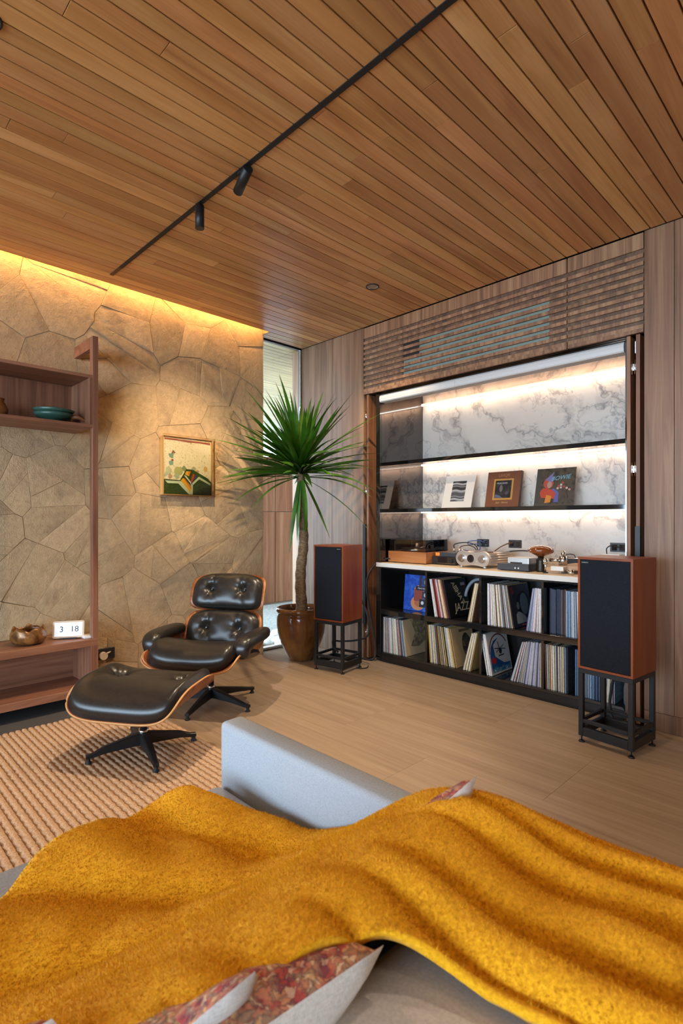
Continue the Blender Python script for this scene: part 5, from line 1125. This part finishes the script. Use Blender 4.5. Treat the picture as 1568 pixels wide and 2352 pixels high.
def blanket_z(x, y):
    seat = 0.436
    zr = pw(y, RIDGE); r = ss(-1.02, -0.50, x)
    if x <= -0.50: z = seat+(zr-seat)*r
    else: z = zr+(pw(y, BACK)-zr)*ss(-0.50, -0.30, x)-0.05*ss(-0.12, 0.12, x)
    arm = 0.624
    if -0.76 < x < -0.52: z = smax(z, seat+(arm-seat)*ss(0.868, 0.89, y), 0.02)
    # folds on the seat, fanning out from the pillow
    dx, dy = x+0.55, y-1.02; d = math.hypot(dx, dy); an = math.atan2(dy, -dx)
    m = ss(-0.66, -1.0, x)
    w = abs(math.sin(an*12.5+0.7*math.sin(d*5)+0.6*math.sin(an*5)+0.9))**0.6
    z += m*min(1, d/0.6)*(0.046*w-0.014)
    z += m*0.010*vn(x*9, y*9)*ss(-0.8, -1.2, x)
    z += 0.014*ss(-1.16, -1.38, x)*(0.5+0.5*math.sin(y*17+0.6))
    # folds running over the back
    m2 = ss(-0.66, -0.40, x)
    c = y+0.20*(x+0.42)**2-0.10*(x+0.45)+0.010*math.sin(x*14)
    w2 = abs(math.sin(PI*c/0.092+0.35*math.sin(c*23)+0.55))**0.6
    z += m2*(0.042*w2-0.010)*(0.30+0.70*ss(-0.62, -0.2, x))*(1-0.6*ss(0.9, 0.97, y))
    z += 0.004*vn(x*13+3, y*13)
    z = smax(z, 0.438, 0.012)
    return z
def crv(pts): return spline([(x, y, 0) for x, y in pts], 14)
def lerp_curve(c, t):
    f = t*(len(c)-1); i = min(int(f), len(c)-2); return c[i].lerp(c[i+1], f-i)
E1 = crv([(-1.05, -0.40), (-1.12, -0.1), (-1.20, 0.15), (-1.257, 0.275), (-1.325, 0.375), (-1.345, 0.472), (-1.375, 0.64), (-1.33, 0.735)])         # front edge of the seat
E2 = crv([(-1.33, 0.735), (-1.20, 0.79), (-1.03, 0.853), (-0.86, 0.862), (-0.73, 0.868), (-0.66, 0.900), (-0.52, 0.965), (-0.25, 0.99), (0.05, 0.98)])  # along the arm
E4 = crv([(-1.05, -0.40), (-0.8, -0.38), (-0.60, -0.2), (-0.50, 0.0), (-0.478, 0.20), (-0.468, 0.30), (-0.458, 0.39), (-0.432, 0.458), (-0.395, 0.495), (-0.33, 0.525), (-0.232, 0.547), (-0.10, 0.57), (0.05, 0.60)])  # near edge over the pillows
E3 = crv([(0.05, 0.60), (0.055, 0.8), (0.05, 0.98)])
def coons(u, v):
    a, b = lerp_curve(E4, u), lerp_curve(E2, u); c, d = lerp_curve(E1, v), lerp_curve(E3, v)
    p00, p10, p01, p11 = E4[0], E4[-1], E2[0], E2[-1]
    return a*(1-v)+b*v+c*(1-u)+d*u-(p00*(1-u)*(1-v)+p10*u*(1-v)+p01*(1-u)*v+p11*u*v)
NU, NV = 170, 120; P = []
for i in range(NU+1):
    for j in range(NV+1):
        p = coons(i/NU, j/NV); z = blanket_z(p.x, p.y)
        if j >= NV-3 and p.x > -0.55: z -= 0.012*(j-NV+4)
        P.append((p.x, p.y, z))
fs = [(i*(NV+1)+j, (i+1)*(NV+1)+j, (i+1)*(NV+1)+j+1, i*(NV+1)+j+1) for i in range(NU) for j in range(NV)]
bl = thing('blanket', 'mustard yellow fluffy blanket thrown over the sofa seat, pillows and back', 'blanket', (-0.8, 0.4, 0.43))
cl = MB().add(P, fs, 0, True).part('cloth', M['blanket'], bl)
so_ = cl.modifiers.new('thick', 'SOLIDIFY'); so_.thickness = 0.012; so_.offset = -1
# pile of short fibres
A = np.array(P).reshape(NU+1, NV+1, 3); rng = np.random.default_rng(4)
NF = 260000
e1 = A[1:, :-1]-A[:-1, :-1]; e2 = A[:-1, 1:]-A[:-1, :-1]; area = np.linalg.norm(np.cross(e1, e2), axis=2); 
cdepth = np.linalg.norm(A[:-1, :-1]-np.array([0, 0, 1.2]), axis=2); wgt = area/np.clip(cdepth, 0.5, None)**1.3; wgt = (wgt/wgt.sum()).ravel()
ci = rng.choice(NU*NV, NF, p=wgt); ii, jj = ci//NV, ci % NV; fu, fv = rng.random(NF)[:, None], rng.random(NF)[:, None]
p0 = A[ii, jj]*(1-fu)*(1-fv)+A[ii+1, jj]*fu*(1-fv)+A[ii, jj+1]*(1-fu)*fv+A[ii+1, jj+1]*fu*fv
nn = np.cross(e1[ii, jj], e2[ii, jj]); nn /= np.linalg.norm(nn, axis=1)[:, None]
nn *= np.sign(nn[:, 2:3]); rd = rng.normal(size=(NF, 3)); tdir = nn*0.75+rd*0.55; tdir /= np.linalg.norm(tdir, axis=1)[:, None]
wd = np.cross(tdir, rng.normal(size=(NF, 3))); wd /= np.linalg.norm(wd, axis=1)[:, None]
ln_ = rng.uniform(0.0025, 0.0058, (NF, 1)); wv = 0.0007*np.clip(cdepth.ravel()[ci][:, None], 0.5, 1.6)
bend = rng.normal(size=(NF, 3))*0.0010
V = np.stack([p0-wd*wv-nn*0.001, p0+wd*wv-nn*0.001, p0+tdir*ln_+bend], axis=1).reshape(-1, 3)-np.array(bl.location)
me = bpy.data.meshes.new('pile'); me.vertices.add(NF*3); me.vertices.foreach_set('co', V.astype(np.float32).ravel())
me.loops.add(NF*3); me.loops.foreach_set('vertex_index', np.arange(NF*3, dtype=np.int32)); me.polygons.add(NF)
me.polygons.foreach_set('loop_start', np.arange(0, NF*3, 3, dtype=np.int32)); me.polygons.foreach_set('loop_total', np.full(NF, 3, dtype=np.int32))
me.update(calc_edges=True); me.materials.append(M['blanket'])
po = bpy.data.objects.new('pile', me); COL.objects.link(po); po.parent = bl; po['kind'] = 'stuff'

# ------------------------------------------------------------------ open shelf on the stone wall
XF = -3.60; XB = -3.943
cs = thing('console_shelf', 'walnut wall unit with an upper open box and a low console on the stone wall', 'shelf unit', (-3.77, 0.5, 0.085))
YR = 1.338; YL = -0.6
B(XF-0.05, XF, YR-0.035, YR, 0.4355, 2.39, 0.001, 1).part('post', M['shelf_z'], cs)
B(XB, XF-0.0505, YR-0.035, YR, 2.315, 2.39, 0.001, 1).part('top_arm', M['shelf_y'], cs)
def openbox(nm, z0, z1, t, yr):
    B(XB, XF, YL, yr, z1-t, z1, 0.001, 1).part(nm+'_top', M['shelf_y'], cs); B(XB, XF, YL, yr, z0, z0+t, 0.001, 1).part(nm+'_bottom', M['shelf_y'], cs)
    B(XB, XF, yr-t, yr, z0+t+0.0004, z1-t-0.0004, 0.001, 1).part(nm+'_side', M['shelf_z'], cs)
    B(XB, XB+0.012, YL, yr-t-0.0005, z0+t+0.0004, z1-t-0.0004).part(nm+'_back', M['shelf_z'] if nm == 'box' else M['shelf_y'], cs)
openbox('box', 1.797, 2.135, 0.020, YR-0.0355)
openbox('console', 0.085, 0.435, 0.045, YR)
# things on it
ZCs = 0.4355
bw = thing('ceramic_bowl', 'lumpy brown glazed bowl with a wavy rim on the low console', 'bowl', (-3.74, 0.972, ZCs))
mb = MB(); n = 48; prof = [(0.05, 0.0), (0.085, 0.012), (0.100, 0.035), (0.101, 0.062), (0.094, 0.085), (0.090, 0.098), (0.083, 0.098), (0.086, 0.075), (0.088, 0.045), (0.06, 0.018), (0.001, 0.014)]
V = []
for r, z in prof:
    for k in range(n):
        a = 2*PI*k/n; wob = 1+0.03*math.sin(3*a+1)+0.015*math.sin(7*a); zz = z+(0.008*math.sin(5*a)+0.005*math.sin(11*a+1) if z > 0.07 else 0); V.append((r*wob*math.cos(a), r*wob*math.sin(a), zz))
mb.add(V, [(j*n+k, j*n+(k+1) % n, (j+1)*n+(k+1) % n, (j+1)*n+k) for j in range(len(prof)-1) for k in range(n)]+[tuple(range(n-1, -1, -1))], 0, True)
mb.part('vessel', noisy('brown_metallic_glaze', rgb('4a2a14'), rgb('9a6a35'), 22, 0.28, 0.4, 0.006, Metallic=0.25), bw, world=False)
ck = thing('date_clock', 'white digital display with rounded frame showing 3 18 on the console', 'clock', (-3.705, 1.188, ZCs), math.radians(62))
# built facing local -Y
fr = MB(); w_, h_ = 0.185, 0.108; poly = []
for cx, cz, a0 in ((w_/2-0.012, 0.012, -PI/2), (w_/2-0.012, h_-0.012, 0), (-w_/2+0.012, h_-0.012, PI/2), (-w_/2+0.012, 0.012, PI)): poly += [(cx+0.012*math.cos(a0+PI/2*k/5), cz+0.012*math.sin(a0+PI/2*k/5)) for k in range(6)]
tl = Matrix.Rotation(-0.20, 4, 'X')
fr.prism(poly, 'y', 0.0, 0.022); fr.xf(tl @ Matrix.Translation((0, 0, 0.008))).part('frame', plain('pale_wood_frame', rgb('cdb49b'), 0.5), ck, world=False)
B(-w_/2+0.011, w_/2-0.011, -0.0012, -0.0002, 0.011, h_-0.011).xf(tl @ Matrix.Translation((0, 0, 0.008))).part('screen', M['screen'], ck, world=False)
scn = ck.children[-1]
for s_, x in (('3', -0.040), ('18', 0.036)):
    text_mb(s_, 0.052, tl @ Matrix.Translation((0, 0, 0.008)) @ frame_mat((x, -0.0016, h_/2), (1, 0, 0), (0, 0, 1)), 0.0002).part('digits', M['ink'], scn, world=False)
B(-0.05, 0.05, 0.0, 0.05, 0.0, 0.010, 0.002, 1).part('foot', M['black_plastic'], ck, world=False)
B(-3.70, -3.63, 1.262, 1.318, ZCs, ZCs+0.018, 0.004, 2).top('white_remote', M['white_plastic'], 'small white block beside the date clock, right end of the console', 'remote')
dishm = plain('teal_celadon', rgb('35564a'), 0.35); 
ZD = 1.8175
d1_ = thing('footed_dish', 'teal green footed dish with a brown handle, lower of the two in the upper box', 'dish', (-3.76, 1.12, ZD))
MB().lathe([(0.045, 0), (0.042, 0.006), (0.022, 0.016), (0.05, 0.022), (0.100, 0.040), (0.120, 0.062), (0.114, 0.062), (0.09, 0.046), (0.001, 0.036)], (0, 0), 48).part('vessel', dishm, d1_, world=False)
MB().tube([(0.05, 0.09, 0.052), (0.065, 0.125, 0.050), (0.072, 0.16, 0.035), (0.074, 0.175, 0.028)], [0.016, 0.014, 0.010, 0.006], 10).part('handle', plain('brown_handle', rgb('7a4a26'), 0.5), d1_, world=False)
d2_ = thing('plate', 'teal green plate stacked on the footed dish in the upper box', 'plate', (-3.76, 1.12, ZD+0.060))
MB().lathe([(0.05, 0.0), (0.10, 0.006), (0.122, 0.026), (0.118, 0.028), (0.095, 0.012), (0.001, 0.008)], (0, 0), 48).part('vessel', dishm, d2_, world=False)
v_ = thing('small_jug', 'dark ochre jug, only its edge at the left end of the upper box', 'jug', (-3.76, 0.805, ZD))
MB().lathe([(0.04, 0), (0.055, 0.02), (0.060, 0.05), (0.045, 0.085), (0.036, 0.10), (0.042, 0.115), (0.036, 0.115), (0.03, 0.10), (0.001, 0.03)], (0, 0), 36).part('vessel', plain('ochre_glaze', rgb('7a4a1c'), 0.4), v_, world=False)
# socket with plug on the stone
so2 = thing('wall_socket', 'black wall socket with a round white plug on the stone wall by the console', 'socket', (XS+0.01, 1.52, 0.245))
B(XS-0.002, XS+0.014, 1.455, 1.580, 0.206, 0.284, 0.002, 1).part('plate', M['black_plastic'], so2)
MB().cyl((XS+0.0145, 1.492, 0.236), (XS+0.045, 1.492, 0.236), 0.027, n=28).part('plug', plain('cream_plug', rgb('d8c6ae'), 0.4), so2)
MB().tube([(XS+0.03, 1.515, 0.247), (XS+0.03, 1.53, 0.254), (XS+0.025, 1.545, 0.258)], [0.008, 0.006, 0.003], 10).part('plug_tail', plain('cream_plug2', rgb('d8c6ae'), 0.4), so2)

# ------------------------------------------------------------------ framed picture on the stone wall
PY0, PY1, PZ0, PZ1 = 1.935, 2.352, 1.402, 1.846; PXF = -3.893
pc = thing('framed_picture', 'small pale collage picture with green base in clear box frame on stone wall', 'picture', (-3.91, (PY0+PY1)/2, PZ0))
fw = plain('pale_frame_wood', rgb('d9a860'), 0.5)
for nm, bx in (('frame_side', (XS+0.006, PXF, PY0-0.006, PY0, PZ0-0.005, PZ1+0.005)), ('frame_side', (XS+0.006, PXF, PY1, PY1+0.004, PZ0-0.005, PZ1+0.005)), ('frame_top', (XS+0.006, PXF, PY0+0.0005, PY1-0.0005, PZ1, PZ1+0.005)), ('frame_bottom', (XS+0.006, PXF, PY0+0.0005, PY1-0.0005, PZ0-0.005, PZ0))): B(*bx, 0.0008, 1).part(nm, fw, pc)
cv = B(XS+0.010, PXF-0.012, PY0+0.002, PY1-0.002, PZ0+0.002, PZ1-0.002).part('canvas', noise_print('cream_collage', ['d9d2a6', 'f3ebc6', 'faf3d6', 'f6ecca'], 16, 5), pc)
def art(m, poly, lift=0.0):
    art.d += 0.00012; x = PXF-0.012+art.d+lift; P_ = [(PY0+0.002+(PY1-PY0-0.004)*a, PZ0+0.002+(PZ1-PZ0-0.004)*b_) for a, b_ in poly]
    MB().prism(P_, 'x', x-0.0001, x).part('painted_shape', m, cv)
art.d = 0.0
def blob(cx, cz, r, k, seed):
    r_ = random.Random(seed); return [(min(0.99, max(0.01, cx+r*(0.6+0.6*r_.random())*math.cos(2*PI*i/k))), cz+r*(0.6+0.6*r_.random())*math.sin(2*PI*i/k)) for i in range(k)]
art(noise_print('speckled_cream', ['c9c49a', 'f6eecd', 'fbf5dc', 'f6ebc6', 'c4bd92'], 70, 9), rect(0.01, 0.99, 0.24, 0.95))
for cx, cz, r, h, sd in ((0.16, 0.68, 0.075, '7fa38c', 1), (0.20, 0.74, 0.05, '8a6a50', 2), (0.16, 0.55, 0.07, '86b09c', 3), (0.10, 0.42, 0.10, 'c9cfa2', 4), (0.30, 0.40, 0.13, 'b6bd7c', 5), (0.42, 0.46, 0.07, '8fa070', 6), (0.62, 0.46, 0.08, 'b7b894', 7), (0.88, 0.48, 0.08, 'd8b868', 8), (0.70, 0.42, 0.06, 'c9a888', 9), (0.18, 0.60, 0.03, '9a4a34', 10), (0.05, 0.34, 0.06, 'b9c8a6', 11), (0.13, 0.31, 0.07, 'c7a284', 12), (0.26, 0.33, 0.08, 'b4c29c', 13)): art(pm(h, 0.7), blob(cx, cz, r*0.75, 13, sd))
art(pm('a85a44', 0.7), [(0.02, 0.985), (0.98, 0.97), (0.98, 0.93), (0.75, 0.945), (0.5, 0.94), (0.25, 0.955), (0.02, 0.955)])
dg = noise_print('moss_green', ['24380f', '35501a', '42601f'], 90, 2); mint = pm('cfe0c4', 0.6)
art(dg, [(0, 0), (1, 0), (1, 0.24), (0.93, 0.31), (0.60, 0.455), (0.46, 0.455), (0.33, 0.25), (0, 0.26)])
art(mint, [(0.03, 0.235), (0.08, 0.190), (0.30, 0.190), (0.52, 0.0), (0.60, 0.0), (0.60, 0.20), (0.74, 0.33), (0.98, 0.22), (0.99, 0.185), (0.99, 0.22), (0.75, 0.30), (0.58, 0.18), (0.56, 0.20), (0.35, 0.235)])
art(dg, [(0.615, 0.0), (1, 0.0), (1, 0.18), (0.74, 0.285), (0.615, 0.185)])
art(mint, [(0.98, 0.22), (0.73, 0.335), (0.58, 0.205), (0.60, 0.175), (0.74, 0.29), (0.985, 0.18)])
art(pm('e8b427', 0.6), [(0.345, 0.245), (0.395, 0.295), (0.565, 0.09), (0.555, 0.035)]); art(pm('e07a1f', 0.6), [(0.395, 0.295), (0.43, 0.285), (0.57, 0.13), (0.565, 0.09)])
art(pm('2f4d22', 0.6), [(0.43, 0.285), (0.39, 0.32), (0.55, 0.20), (0.57, 0.14)]); art(pm('e9e6dc', 0.6), [(0.41, 0.345), (0.46, 0.335), (0.56, 0.23), (0.57, 0.185)])
art(pm('eab42a', 0.6), [(0.43, 0.36), (0.46, 0.42), (0.55, 0.42), (0.52, 0.33)]); art(pm('e07f24', 0.6), [(0.50, 0.37), (0.51, 0.42), (0.555, 0.42), (0.52, 0.33)])
art(pm('c23f34', 0.6), [(0.555, 0.25), (0.60, 0.38), (0.64, 0.365), (0.60, 0.255), (0.57, 0.22)]); art(pm('4a4a6e', 0.6), [(0.61, 0.27), (0.65, 0.36), (0.70, 0.345), (0.64, 0.27)])
MB().box(PXF+0.0005, PXF+0.026, PY0-0.014, PY1+0.016, PZ0-0.016, PZ1+0.016).part('clear_box', M['acrylic'], pc, label='clear acrylic cover')
